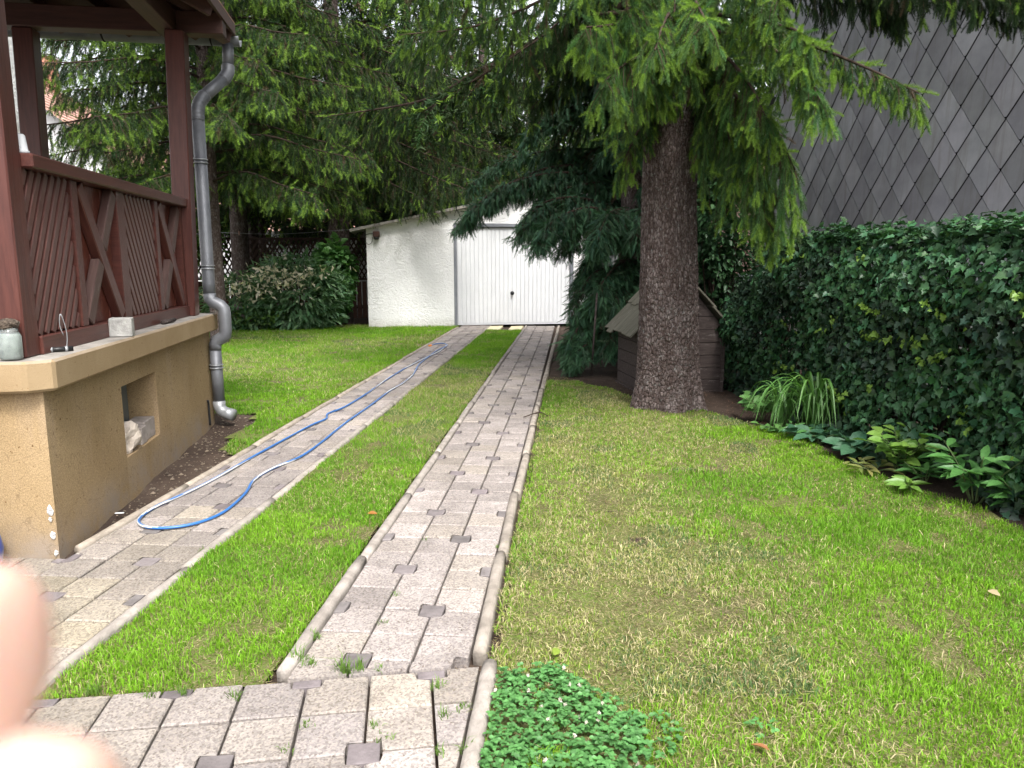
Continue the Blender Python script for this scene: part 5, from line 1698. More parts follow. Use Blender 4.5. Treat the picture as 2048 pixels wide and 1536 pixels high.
# ---- the false cypress leaning over the drive
def frond_template(seed, n=9):
    r = np.random.default_rng(seed)
    V, F = [], []
    for i in range(n):
        t = (i + 0.5) / n
        for sgn in (-1, 1):
            l = 0.36 * (1 - t * 0.7) * r.uniform(0.7, 1.15)
            b = np.array([t, 0, -0.12 * t * t]); d = nrm(np.array([0.8, sgn * 0.75, -0.30 * r.uniform(0.3, 1.5)]))
            tip = b + d * l; w = np.array([0.030, 0, 0.0])
            V += [b - w, b + w + d * l * .15, tip]; F.append([len(V) - 3, len(V) - 2, len(V) - 1])
    V += [(0, -.02, 0), (0, .02, 0), (1.12, 0, -.16)]; F.append([len(V) - 3, len(V) - 2, len(V) - 1])
    V = np.array(V, float)
    return V, np.array(F), np.random.default_rng(seed + 1).uniform(0.8, 1.2, len(V))
FROND = [frond_template(400 + i, 17) for i in range(4)]
CB = np.array([0.85, 10.6, 0.0])
cy = thing('cypress_tree', CB, 'dark blue green false cypress with drooping sprays hanging over the garage door', 'tree')
V, F = trunk_np([CB + [0, 0, -.1], CB + [0, 0, 3], CB + [0.1, 0, 8.5]], [0.22, 0.17, 0.02], 30, 60, 61, 0.01, 0.05, 4)
obj_np('trunk', V, F, MT['bark'], cy)
CL = [
    ([(1240, 330, 10.6), (1100, 335, 10.3), (990, 385, 10.0), (915, 450, 9.8)], 56, 0.45),
    ([(1240, 360, 10.6), (1120, 345, 10.2), (1010, 370, 9.9), (940, 420, 9.7)], 50, 0.45),
    ([(1250, 300, 10.6), (1120, 300, 10.6), (1010, 320, 10.6), (940, 370, 10.5)], 44, 0.35),
    ([(1250, 420, 10.4), (1150, 395, 9.9), (1080, 410, 9.6), (1045, 460, 9.4)], 50, 0.48),
    ([(1260, 440, 10.2), (1180, 415, 9.5), (1110, 440, 9.2), (1080, 480, 9.1)], 50, 0.45),
    ([(1270, 430, 10.2), (1230, 420, 9.3), (1205, 450, 8.9), (1195, 490, 8.8)], 44, 0.42),
    ([(1280, 420, 10.2), (1290, 430, 9.3), (1270, 470, 8.9)], 36, 0.5),
    ([(1265, 520, 10.2), (1235, 530, 9.5), (1205, 565, 9.2), (1195, 600, 9.1)], 34, 0.34),
    ([(1265, 530, 10.2), (1200, 540, 9.7), (1165, 575, 9.4), (1152, 620, 9.3)], 30, 0.26),
    ([(1250, 360, 10.5), (1160, 370, 10.2), (1100, 390, 10.1), (1060, 430, 10.0)], 50, 0.40),
    ([(1250, 400, 10.5), (1190, 420, 10.2), (1150, 450, 10.1), (1130, 500, 10.0)], 44, 0.36),
    ([(1265, 470, 10.3), (1215, 480, 10.0), (1178, 520, 9.8), (1160, 560, 9.7)], 50, 0.30),
    ([(1270, 590, 10.2), (1215, 590, 9.9), (1174, 620, 9.6), (1156, 655, 9.5)], 50, 0.28),
    ([(1270, 560, 10.2), (1240, 570, 9.4), (1225, 620, 9.1)], 36, 0.5),
    ([(1250, 610, 10.2), (1190, 620, 9.6), (1150, 665, 9.3), (1138, 690, 9.25)], 46, 0.30),
    ([(1260, 650, 10.2), (1210, 660, 9.5), (1165, 695, 9.2), (1145, 715, 9.15)], 46, 0.28),
    ([(1270, 640, 10.2), (1240, 650, 9.4), (1215, 690, 9.15)], 40, 0.4),
    ([(1280, 240, 10.6), (1180, 210, 10.2), (1100, 230, 10.0), (1050, 270, 9.9)], 40, 0.45),
    ([(1280, 180, 10.6), (1200, 150, 10.2), (1130, 180, 10.0)], 40, 0.5),
    ([(1290, 270, 10.6), (1260, 260, 9.8), (1220, 300, 9.5)], 34, 0.5),
    ([(1270, 100, 10.7), (1180, 80, 10.4), (1090, 110, 10.2)], 36, 0.5),
    ([(1330, 380, 10.6), (1400, 370, 10.2), (1460, 420, 10.0)], 34, 0.5),
    ([(1330, 260, 10.6), (1420, 240, 10.2), (1480, 290, 10.0)], 34, 0.5),
]
CYC = np.array([0.032, 0.078, 0.040])
s = Scatter(FROND); tw = Soup(); r_ = np.random.default_rng(88)
for k, (pts, nb, bl_) in enumerate(CL):
    P = [at(*p) for p in pts]
    P = [CB + [0, 0, P[0][2] - 0.1]] + P
    C, brs = droop_limb(P, int(nb * 2.2), bl_, 0.085, 0.30, 700 + k, t0=0.15, spread=0.9, hang=0.2)
    limb_obj(cy, P, 0.026, 0.006)
    add_twigs(tw, brs, 0.005, 0.003, (0.05, 0.035, 0.025))
    pos, d, ln, fr = foliage_from(brs, r_, 0.165, 1.0, 4, 0.3)
    pos = pos + r_.normal(size=pos.shape) * 0.03; d = nrm(d + r_.normal(size=d.shape) * 0.35)
    n = len(pos)
    col = CYC * r_.uniform(0.65, 1.4, (n, 1)) * np.stack([r_.uniform(.8, 1.3, n), np.ones(n), r_.uniform(.8, 1.2, n)], -1)
    col = np.where((fr > .5)[:, None], np.array([0.065, 0.150, 0.075]) * r_.uniform(.8, 1.2, (n, 1)), col)
    s.add(pos, d, ln, col)
s.build('sprays', cy, 7); tw.build('twigs', MT['needles'], cy)
s, tw = Scatter(FROND), Soup()
auto_limbs(CB, 0.35, 8.2, 0.42, 7, 1.7, 0.4, 91, 30, 0.5, 0.28, FROND, CYC * 0.9, CYC * 1.7, 0.2, cy, s, tw, 0.2, only=lambda a_, z: (math.sin(a_) > -0.35 or z > 3.8 or math.cos(a_) > -0.2) and not (math.cos(a_) < -0.05 and z < 2.3))
s.build('back_sprays', cy, 8); tw.build('back_twigs', MT['needles'], cy)


# ------------------------------------------------------------------ broad-leaved plants
def leaf_t(kind):
    """leaf of unit length along X, folded along its midrib"""
    if kind == 'ivy':
        out = [(0.0, 0.0), (-0.10, 0.22), (0.05, 0.50), (0.30, 0.30), (0.48, 0.42), (0.66, 0.17), (1.0, 0.0)]
    elif kind == 'oval':
        out = [(0, 0), (0.25, 0.24), (0.55, 0.27), (0.82, 0.15), (1, 0)]
    elif kind == 'lance':
        out = [(0, 0), (0.25, 0.12), (0.5, 0.155), (0.78, 0.09), (1, 0)]
    elif kind == 'round':
        out = [(0, 0), (0.18, 0.33), (0.5, 0.43), (0.8, 0.30), (1, 0)]
    pts = out + [(x, -y) for x, y in out[-2:0:-1]]
    V = [(x, y, 0.35 * abs(y) - 0.22 * (x - 0.4) ** 2) for x, y in pts] + [(0.42, 0.0, -0.02)]
    n = len(pts)
    F = [(n, i, (i + 1) % n) for i in range(n)]
    return np.array(V, float), np.array(F)


LEAF = {k: leaf_t(k) for k in ('ivy', 'oval', 'lance', 'round')}


def leafy(parent, kind, pos, X, Zr, size, col, mat_soup, mat_each, n_each, soup_name='foliage', each_name='leaf'):
    """leaves along X, facing near Zr; the n_each nearest as objects, the rest as one mass"""
    pos, X, Zr = np.asarray(pos, float), nrm(X), np.asarray(Zr, float)
    Z = nrm(Zr - X * (Zr * X).sum(1)[:, None]); Y = np.cross(Z, X)
    dist = (pos - EYE) @ FW
    order = np.argsort(dist / np.maximum(size, 1e-3))
    TV, TF = LEAF[kind]
    me = None
    one = order[:n_each]
    if n_each:
        me = mesh_np(each_name, TV, TF, mat_each)
        for i in one:
            s = size[i]
            place(each_name, me, mat4(X[i] * s, Y[i] * s, Z[i] * s, pos[i]), parent, tuple(col[i]))
    rest = order[n_each:]
    if len(rest):
        V, F = inst(TV, TF, pos[rest], X[rest], Y[rest], Z[rest], size[rest])
        obj_np(soup_name, V, F, mat_soup, parent, np.repeat(col[rest], len(TV), 0), kind='stuff')


# ---- ivy over the garden fence on the right
IV0, IV1 = np.array([3.42, 0.6]), np.array([1.98, 8.35])
ivd = nrm(IV1 - IV0); ivn = np.array([-ivd[1], ivd[0]])            # ivn points to the lawn (left)
IVL = np.linalg.norm(IV1 - IV0)
iv = thing('ivy_hedge', (*((IV0 + IV1) / 2), 0), 'dense wall of dark ivy covering the garden fence on the right', 'hedge')
r_ = np.random.default_rng(99)
def ivy_top(u): return 1.58 + 0.07 * (vnoise(u, 0 * u, 0.22, 54) - 0.5) + 0.14 * (vnoise(u, 0 * u, 0.8, 50) - 0.5) - 0.45 * np.clip((u - 6.6) / 1.4, 0, 1) ** 1.5
def ivy_points(n, front):
    u = r_.uniform(1.0, IVL, n) if front else r_.uniform(1.0, IVL, n)
    top = ivy_top(u)
    z = top * r_.random(n) ** 0.85
    bul = 0.14 + 0.24 * vnoise(u, z, 0.55, 51) + 0.12 * vnoise(u, z, 0.2, 52)
    bul = bul * np.sqrt(np.clip(1.02 - (z / top) ** 6, 0.05, 1))
    return u, z, bul
n = 25000
u, z, bul = ivy_points(n, True)
dp_ = r_.uniform(-0.13, 0.02, n)
base = IV0 + ivd * u[:, None] + ivn * (bul + dp_)[:, None]
pos = np.column_stack([base, z])
nt_ = 5200                                                        # the top
u2 = r_.uniform(1.0, IVL, nt_); w2 = r_.uniform(-0.25, 0.22, nt_)
pos2 = np.column_stack([IV0 + ivd * u2[:, None] + ivn * w2[:, None], ivy_top(u2) + 0.08 * r_.random(nt_) ** 3 + r_.uniform(-.05, .04, nt_) - 0.25 * np.abs(w2)])
pos = np.vstack([pos, pos2])
N = len(pos)
nv = np.column_stack([np.tile(ivn, (N, 1)), np.full(N, 0.55)]); nv[n:] = (-0.1, -0.1, 1.0)
Zr = nrm(nv + r_.normal(size=(N, 3)) * 0.36)
X = nrm(np.column_stack([r_.normal(size=(N, 2)) * 0.75, np.full(N, -0.8)]))
X[n:] = nrm(np.column_stack([r_.normal(size=(nt_, 2)), r_.uniform(-.4, .1, nt_)]))
size = 0.034 + 0.042 * r_.random(N) ** 1.5
col = np.array([0.029, 0.076, 0.030]) * r_.uniform(0.5, 1.7, (N, 1)) * np.column_stack([r_.uniform(.8, 1.2, N), np.ones(N), r_.uniform(.8, 1.3, N)])
old = vnoise(u, z, 0.3, 53) > 0.62
col[:n][old] *= np.array([0.9, 0.72, 0.95])
# fresh yellow-green runners
for k in range(30):
    uu, zz = r_.uniform(1.8, 6.6), r_.uniform(0.3, 1.55)
    uk, zk = u - uu, z - zz - (u - uu) * r_.uniform(-.6, .6)
    m = (np.abs(uk) < r_.uniform(0.08, 0.22)) & (np.abs(zk) < 0.022) & (dp_ > -0.05)
    col[:n][m] = np.array([0.115, 0.20, 0.030]) * r_.uniform(.7, 1.2, (m.sum(), 1)); size[:n][m] *= 0.7
    pos[:n][m, :2] += ivn * 0.05
leafy(iv, 'ivy', pos, X, Zr, size, col, MT['ivy'], MT['ivy_each'], 290)
st = Soup()
for k in range(160):
    uu = r_.uniform(0.9, IVL); zz = 0.0
    pl = []
    for j in range(9):
        pl.append(np.append(IV0 + ivd * uu + ivn * (0.06 + 0.04 * r_.random()), zz)); zz += float(ivy_top(np.array([uu]))[0]) / 8.4; uu += r_.normal() * 0.07
    V, F, _, _ = tube_np(pl, np.linspace(.012, .004, 9), 4, False)
    st.add(V, np.vstack([F[:, :3], F[:, [0, 2, 3]]]), (0.05, 0.036, 0.028))
st.build('stems', MT['twig'], iv)
# wire fence posts and boards inside the ivy
for uu in np.arange(0.8, IVL, 1.7):
    p = np.append(IV0 + ivd * uu - ivn * 0.06, 0)
    beam('fence_post', p + [0, 0, -.05], p + [0, 0, 1.45], 0.06, 0.06, MT['fence_wood'], iv, (1, 0, 0))
for zz in np.arange(0.12, 1.3, 0.15):
    a_, b = np.append(IV0 - ivn * 0.10, zz), np.append(IV0 + ivd * (IVL - 1.1) - ivn * 0.10, zz)
    beam('fence_board', a_, b, 0.135, 0.02, MT['fence_wood'], iv, (0, 0, 1))


def shrub(label, center, rad, n, kind, size, cols, seed, n_each=0, name='shrub', cat='shrub', group=None, up=0.3, shell=0.55, stems=7, mat='leaves', loc=None, zmin=0.02):
    """a bushy plant: leaves through an uneven ellipsoid, stems from one foot"""
    r = np.random.default_rng(seed)
    center, rad = np.asarray(center, float), np.asarray(rad, float)
    t = thing(name, (center[0], center[1], 0) if loc is None else loc, label, cat, group)
    d = nrm(r.normal(size=(n, 3)))
    k = shell + (1 - shell) * r.random(n) ** 0.6
    lob = 0.78 + 0.45 * vnoise(np.arctan2(d[:, 1], d[:, 0]) * 1.6 + 7, d[:, 2] * 1.8, 0.6, seed % 40)
    pos = center + d * rad * (k * lob)[:, None]
    keep = pos[:, 2] > zmin
    pos, d = pos[keep], d[keep]; n = len(pos)
    X = nrm(d * [1, 1, 0.3] + r.normal(size=(n, 3)) * 0.45 + [0, 0, -0.25])
    Z = nrm(d * 0.5 + r.normal(size=(n, 3)) * 0.3 + [0, 0, up + 0.5])
    c = np.asarray(cols[0]) + (np.asarray(cols[1]) - np.asarray(cols[0])) * r.random((n, 1)) ** 1.4
    c = c * r.uniform(0.8, 1.2, (n, 1))
    leafy(t, kind, pos, X, Z, r.uniform(size[0], size[1], n), c, MT[mat], MT['leaf_each'], n_each)
    base = np.array([center[0], center[1], 0.0])
    for q in range(stems):
        e_ = center + nrm(r.normal(size=3)) * rad * 0.55
        tube('stem', catmull([base + r.normal(size=3) * [0.05, 0.05, 0], base + (e_ - base) * 0.5 + r.normal(size=3) * 0.05, e_], 8), np.linspace(0.014, 0.005, 8) * max(0.5, rad[2]), MT['twig'], t, 6)
    return t


# shrubs under the back fence
b1 = shrub('broad green shrub with cream tinged leaf ends in front of the lattice fence', at(588, 588, 15.3), (1.05, 0.6, 0.80), 2800, 'lance', (0.13, 0.24), ((0.08, 0.18, 0.085), (0.20, 0.31, 0.17)), 5, 240)
r_ = np.random.default_rng(4)
fl = Soup()
for k in range(520):
    c = at(int(r_.normal(500 if k % 2 else 570, 42)), int(r_.normal(572 if k % 2 else 552, 14)), 14.7 + r_.normal() * 0.12)
    q = c + r_.normal(size=(3, 3)) * 0.035
    fl.add(q, [[0, 1, 2]], np.array([0.72, 0.66, 0.54]) * r_.uniform(.6, 1.15))
fl.build('faded_flowers', MT['leaves'], b1)
shrub('low spreading part-shaded shrub with faded flowers beside the downpipe', at(480, 610, 15.2), (0.85, 0.5, 0.58), 1400, 'lance', (0.12, 0.2), ((0.07, 0.16, 0.075), (0.17, 0.27, 0.13)), 6, 80)
shrub('upright leafy shrub standing between the broad shrub and the garage', at(668, 560, 16.0), (0.42, 0.42, 0.85), 1100, 'round', (0.11, 0.19), ((0.055, 0.15, 0.045), (0.13, 0.28, 0.08)), 7, 120)
shrub('small pale leaved plant at the lawn edge under the broad shrub', at(600, 630, 15.2), (0.42, 0.25, 0.17), 180, 'round', (0.10, 0.17), ((0.07, 0.14, 0.065), (0.15, 0.24, 0.13)), 8, 40, 'garden_plant', 'plant', stems=3)
shrub('yellow green low plant at the lawn edge beside the downpipe', at(510, 632, 15.0), (0.6, 0.25, 0.16), 260, 'oval', (0.07, 0.12), ((0.07, 0.15, 0.03), (0.14, 0.25, 0.05)), 9, 40, 'garden_plant', 'plant', stems=3)
tag(tube('plant_stake', [gnd(659, 648), at(652, 606, 15.4)], 0.012, MT['zinc_pale'], None, 6), 'thin pale stake leaning in the bed right of the shrubs', 'stake')

# broadleaf trees beyond the garden
def leaf_tree(label, base, h, rad, n, size, cols, seed, group='broadleaf trees beyond the garden', r0=0.14, zc=0.62):
    r = np.random.default_rng(seed); base = np.array(base, float)
    t = thing('broadleaf_tree', base, label, 'tree', group)
    V, F = trunk_np([base + [0, 0, -.1], base + [0.05, 0, h * .4], base + [0, 0.1, h * 0.8]], [r0, r0 * .7, 0.03], 16, 24, seed)
    obj_np('trunk', V, F, MT['bark'], t)
    ctr = base + [0, 0, h * zc]
    pos, X, Z = [], [], []
    for q in range(26):
        cc = ctr + nrm(r.normal(size=3)) * np.array([rad, rad, h * 0.33]) * r.uniform(0.3, 0.95)
        tube('limb', catmull([base + [0, 0, h * 0.3], (base + [0, 0, h * 0.35] + cc) / 2 + r.normal(size=3) * 0.2, cc], 8), np.linspace(0.04, 0.008, 8), MT['twig'], t, 5)
        m = n // 26
        d = nrm(r.normal(size=(m, 3)))
        pos.append(cc + d * (r.random((m, 1)) ** 0.5) * rad * 0.42); X.append(d + r.normal(size=(m, 3)) * .6 + [0, 0, -.3]); Z.append(d * .4 + r.normal(size=(m, 3)) * .4 + [0, 0, .8])
    pos, X, Z = np.vstack(pos), np.vstack(X), np.vstack(Z); n = len(pos)
    c = (np.asarray(cols[0]) + (np.asarray(cols[1]) - np.asarray(cols[0])) * r.random((n, 1))) * r.uniform(.8, 1.2, (n, 1))
    leafy(t, 'oval', pos, X, Z, r.uniform(size[0], size[1], n), c, MT['leaves'], None, 0)
LG = ((0.045, 0.10, 0.022), (0.13, 0.22, 0.04))
leaf_tree('light green broadleaf tree behind the garage roof', (-1.9, 24.5, 0), 6.4, 2.4, 6500, (0.12, 0.22), LG, 21)
leaf_tree('bushy light green tree beyond the porch rail', (-9.4, 16.8, 0), 3.3, 1.6, 6500, (0.09, 0.17), ((0.05, 0.13, 0.025), (0.13, 0.24, 0.045)), 22, zc=0.55)
leaf_tree('light green tree right of the first, between the two house roofs', (-12.2, 20.5, 0), 4.2, 1.9, 5000, (0.11, 0.2), LG, 23)
leaf_tree('green tree beyond the lattice fence behind the left spruce trunk', (-9.0, 21.5, 0), 6.5, 2.6, 5000, (0.14, 0.24), LG, 24)
leaf_tree('green tree behind the fence right of the second spruce trunk', (-5.6, 23.0, 0), 7.0, 2.6, 5000, (0.14, 0.24), LG, 25)
leaf_tree('dark leafy tree rising behind the false cypress', (2.6, 16.5, 0), 7.5, 2.4, 7000, (0.11, 0.2), ((0.022, 0.06, 0.022), (0.05, 0.11, 0.035)), 26)
leaf_tree('tall green tree far behind the garage on the right', (2.0, 27.0, 0), 9.0, 3.4, 5000, (0.18, 0.3), LG, 27)
# climbers and thin shrubs between the trunk and the ivy
shrub('dark climbing shrub with small leaves right behind the spruce trunk', at(1440, 420, 9.2), (0.55, 0.5, 1.0), 4200, 'oval', (0.05, 0.09), ((0.018, 0.052, 0.020), (0.04, 0.095, 0.034)), 30, 60, 'climbing_shrub', 'shrub', stems=10)
shrub('sparse thin leaved shrub with pink house light showing through', at(1480, 560, 9.6), (0.62, 0.5, 0.6), 1700, 'oval', (0.045, 0.08), ((0.015, 0.042, 0.017), (0.035, 0.08, 0.03)), 32, 40, 'climbing_shrub', 'shrub', stems=10)
shrub('low dark leafy bush at the foot of the ivy beyond the doghouse', at(1500, 730, 8.4), (0.40, 0.45, 0.42), 900, 'oval', (0.05, 0.09), ((0.018, 0.055, 0.022), (0.045, 0.105, 0.035)), 33, 60, 'garden_bush', 'shrub', stems=8)
shrub('dry twiggy end of the ivy with grey leaves', at(1560, 560, 7.9), (0.28, 0.35, 0.42), 700, 'oval', (0.035, 0.06), ((0.045, 0.05, 0.035), (0.085, 0.085, 0.065)), 34, 20, 'climbing_shrub', 'shrub', stems=12)
shrub('tall dark thicket between the false cypress and the doghouse', (1.75, 11.6, 1.2), (0.75, 0.5, 1.35), 4200, 'oval', (0.06, 0.1), ((0.014, 0.040, 0.017), (0.03, 0.072, 0.028)), 38, 0, 'thicket', 'shrub')
shrub('dense dark hedge bush far behind the doghouse', (2.3, 12.2, 0.8), (1.1, 0.5, 0.55), 2200, 'oval', (0.06, 0.1), ((0.015, 0.042, 0.018), (0.03, 0.075, 0.03)), 35, 0, 'garden_bush', 'shrub')


# ---- plants of the right bed, each leaf a piece
def rosette(label, base, stems, leaf, per, L, size, cols, seed, name='garden_plant', h=0.3, spread=0.25, whorl=False):
    r = np.random.default_rng(seed); base = np.array(base, float)
    t = thing(name, base, label, 'plant')
    me = mesh_np('leaf', *LEAF[leaf], MT['leaf_each'])
    for q in range(stems):
        az = 2 * math.pi * (q + r.random() * .6) / stems
        out = np.array([math.cos(az), math.sin(az), 0]) * spread * r.uniform(0.5, 1.1)
        top = base + out + [0, 0, h * r.uniform(0.65, 1.1)]
        C = catmull([base + out * 0.1, base + out * 0.5 + [0, 0, h * 0.6], top], 10)
        tube('stem', C, np.linspace(0.005, 0.003, 10), MT['stemgreen'], t, 5)
        for k in range(per):
            u = 1.0 if whorl else 0.35 + 0.65 * k / max(per - 1, 1)
            p = C[int(u * 9)]
            a2 = r.random() * 6.28 if not whorl else 2 * math.pi * k / per + r.random() * .4
            x = nrm(np.array([math.cos(a2), math.sin(a2), r.uniform(-0.25, 0.35)]) + nrm(out + 1e-6) * 0.5)
            zz = np.array([0, 0, 1.0]) + r.normal(size=3) * .25 + np.array([0, -0.3, 0])
            y = nrm(np.cross(zz, x)); zz = np.cross(x, y)
            s = r.uniform(*size)
            c = np.asarray(cols[0]) + (np.asarray(cols[1]) - np.asarray(cols[0])) * r.random()
            place('leaf', me, mat4(x * s, y * s, zz * s, p), t, tuple(c))
    return t
MT['stemgreen'] = simple('green_stem', (0.05, 0.085, 0.03), (0.09, 0.12, 0.045), 10, 0.7, 60, 0.001)
G1 = ((0.05, 0.145, 0.038), (0.085, 0.21, 0.055)); G2 = ((0.09, 0.19, 0.035), (0.15, 0.26, 0.05)); G3 = ((0.035, 0.10, 0.055), (0.06, 0.14, 0.075))
rosette('glossy green peony clump at the front of the bed, right edge', gnd(1950, 1010) + [0.02, 0.04, 0], 9, 'lance', 9, 0, (0.13, 0.19), G1, 1, h=0.30, spread=0.30)
rosette('taller glossy peony behind the front one at the right edge', gnd(2020, 985) + [0.14, 0.18, 0], 9, 'lance', 10, 0, (0.13, 0.19), G1, 2, h=0.55, spread=0.26)
rosette('peony clump beside the ivy at the picture edge, lowest in the bed', gnd(2046, 1025) + [0.0, 0, 0], 6, 'lance', 8, 0, (0.12, 0.17), G1, 3, h=0.2, spread=0.24)
rosette('light green bush with rounded leaves in the middle of the bed', gnd(1805, 950), 9, 'oval', 7, 0, (0.09, 0.135), G2, 4, h=0.27, spread=0.22)
rosette('small star shaped plant on the lawn edge below the light green bush', gnd(1822, 985), 2, 'lance', 7, 0, (0.11, 0.16), G2, 5, h=0.06, spread=0.03, whorl=True)
rosette('small plant with yellowed leaves lying over the lawn edge', gnd(1745, 945), 5, 'lance', 5, 0, (0.08, 0.12), ((0.12, 0.16, 0.04), (0.22, 0.21, 0.07)), 6, h=0.07, spread=0.16)
rosette('blue green clump of broad pointed leaves left of the light green bush', gnd(1715, 915), 9, 'oval', 4, 0, (0.13, 0.19), G3, 7, h=0.12, spread=0.14)
rosette('second blue green clump of broad leaves, nearer the daylily', gnd(1640, 888), 8, 'oval', 4, 0, (0.11, 0.17), G3, 8, h=0.12, spread=0.16)
rosette('bright green plant with oval leaves at the tip of the bed by the trunk', gnd(1522, 842), 7, 'oval', 6, 0, (0.09, 0.13), ((0.06, 0.15, 0.04), (0.10, 0.21, 0.06)), 9, h=0.22, spread=0.20)
rosette('green leafy plant behind the daylily against the ivy', gnd(1575, 838) + [0.1, 0.1, 0], 7, 'lance', 7, 0, (0.10, 0.16), G1, 10, h=0.34, spread=0.2)
rosette('three leaved plant between the light green bush and the peony', gnd(1895, 960), 4, 'oval', 3, 0, (0.10, 0.14), G1, 12, h=0.16, spread=0.12, whorl=True)
rosette('green jagged plant in front of the light green bush', gnd(1850, 965), 5, 'lance', 6, 0, (0.09, 0.13), ((0.045, 0.13, 0.035), (0.08, 0.19, 0.05)), 13, h=0.12, spread=0.14)


rosette('low leafy growth under the daylily tuft', gnd(1600, 880), 7, 'lance', 5, 0, (0.09, 0.14), G1, 21, h=0.12, spread=0.16)
rosette('green plant pressed against the ivy between daylily and light bush', gnd(1740, 885) + [0.08, 0.12, 0], 8, 'lance', 7, 0, (0.10, 0.15), ((0.05, 0.14, 0.035), (0.09, 0.21, 0.05)), 22, h=0.30, spread=0.2)
rosette('spreading green seedlings at the bed edge below the daylily', gnd(1560, 868), 8, 'oval', 4, 0, (0.06, 0.09), ((0.06, 0.15, 0.04), (0.11, 0.22, 0.06)), 23, h=0.07, spread=0.16)
rosette('leafy clump behind the three leaved plant against the ivy', gnd(1880, 930) + [0.1, 0.12, 0], 8, 'oval', 6, 0, (0.09, 0.13), G1, 24, h=0.25, spread=0.2)


def strap_plant(label, base, n, L, seed, cols):
    r = np.random.default_rng(seed); base = np.array(base, float)
    t = thing('daylily', base, label, 'plant')
    for k in range(n):
        az = r.random() * 6.28; l = L * r.uniform(0.6, 1.1); sp = r.uniform(0.3, 0.8)
        d = np.array([math.cos(az), math.sin(az), 0])
        C = catmull([base + d * 0.03 * r.random() + r.normal(size=3) * [.05, .04, 0], base + d * l * sp * 0.35 + [0, 0, l * 0.62], base + d * l * sp * 0.8 + [0, 0, l * 0.66], base + d * l * sp * 1.15 + [0, 0, l * r.uniform(0.12, 0.4)]], 12)
        w = 0.0085 * np.sin(np.linspace(0.5, math.pi - 0.02, 12)) ** 0.7
        sd = nrm(np.cross(d, [0, 0, 1.0]))
        V = np.vstack([C + sd * w[:, None], C - [0, 0, 0.004], C - sd * w[:, None]])
        F = []
        for i in range(11):
            F += [(i, i + 1, 12 + i + 1, 12 + i), (12 + i, 12 + i + 1, 24 + i + 1, 24 + i)]
        o = obj_np('leaf', V, np.array(F), MT['leaf_each'], t)
        c = np.asarray(cols[0]) + (np.asarray(cols[1]) - np.asarray(cols[0])) * r.random()
        o.color = (*c, 1)
strap_plant('arching daylily tuft of long strap leaves beside the ivy', gnd(1625, 868), 60, 0.66, 3, ((0.055, 0.145, 0.03), (0.11, 0.225, 0.055)))
strap_plant('daylily tuft with leaves flopping over the dark soil towards the trunk', gnd(1565, 855), 34, 0.50, 5, ((0.06, 0.15, 0.035), (0.11, 0.23, 0.06)))
strap_plant('low arching strap leaved tuft between the daylily and the blue green clumps', gnd(1668, 876) + [.05, .08, 0], 34, 0.52, 6, ((0.055, 0.14, 0.035), (0.10, 0.21, 0.055)))
strap_plant('smaller daylily tuft right of the large one', gnd(1715, 880) + [.03, .05, 0], 26, 0.42, 4, ((0.04, 0.11, 0.03), (0.08, 0.17, 0.045)))


# ------------------------------------------------------------------ grass, clover, weeds
def blades(name, x, y, z, h, w, col, lean, seed, seg2=True):
    r = np.random.default_rng(seed); n = len(x)
    az = r.random(n) * 2 * math.pi; fc = r.random(n) * 2 * math.pi
    ld = np.stack([np.cos(az), np.sin(az), np.zeros(n)], -1) * (lean * r.random(n) * 1.3)[:, None]
    sd = np.stack([np.cos(fc), np.sin(fc), np.zeros(n)], -1) * (w / 2)[:, None]
    b = np.stack([x, y, z - 0.006], -1)
    up = np.array([0, 0, 1.0])
    if seg2:
        mid = b + (ld * 0.35 + up * 0.62) * h[:, None]
        tip = b + (ld * 1.0 + up * (1.0 - 0.35 * np.linalg.norm(ld, axis=1))[:, None]) * h[:, None]
        V = np.stack([b - sd, b + sd, mid - sd * 0.8, mid + sd * 0.8, tip], 1).reshape(-1, 3)
        F = (np.arange(n) * 5)[:, None, None] + np.array([[0, 1, 3], [0, 3, 2], [2, 3, 4]])[None]
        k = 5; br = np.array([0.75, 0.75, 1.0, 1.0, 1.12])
    else:
        tip = b + (ld * 0.9 + up) * h[:, None]
        V = np.stack([b - sd, b + sd, tip], 1).reshape(-1, 3)
        F = (np.arange(n) * 3)[:, None, None] + np.array([[0, 1, 2]])[None]
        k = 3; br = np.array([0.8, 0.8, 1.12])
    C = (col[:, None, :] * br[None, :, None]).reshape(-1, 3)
    o = obj_np(name, V, F.reshape(-1, 3), MT['grass'], None, C)
    return o


GREEN = np.array([0.162, 0.325, 0.020]); DEEP = np.array([0.072, 0.205, 0.014]); STRAW = np.array([0.46, 0.40, 0.235]); OLIVE = np.array([0.25, 0.29, 0.07]); BLUEG = np.array([0.09, 0.165, 0.055])


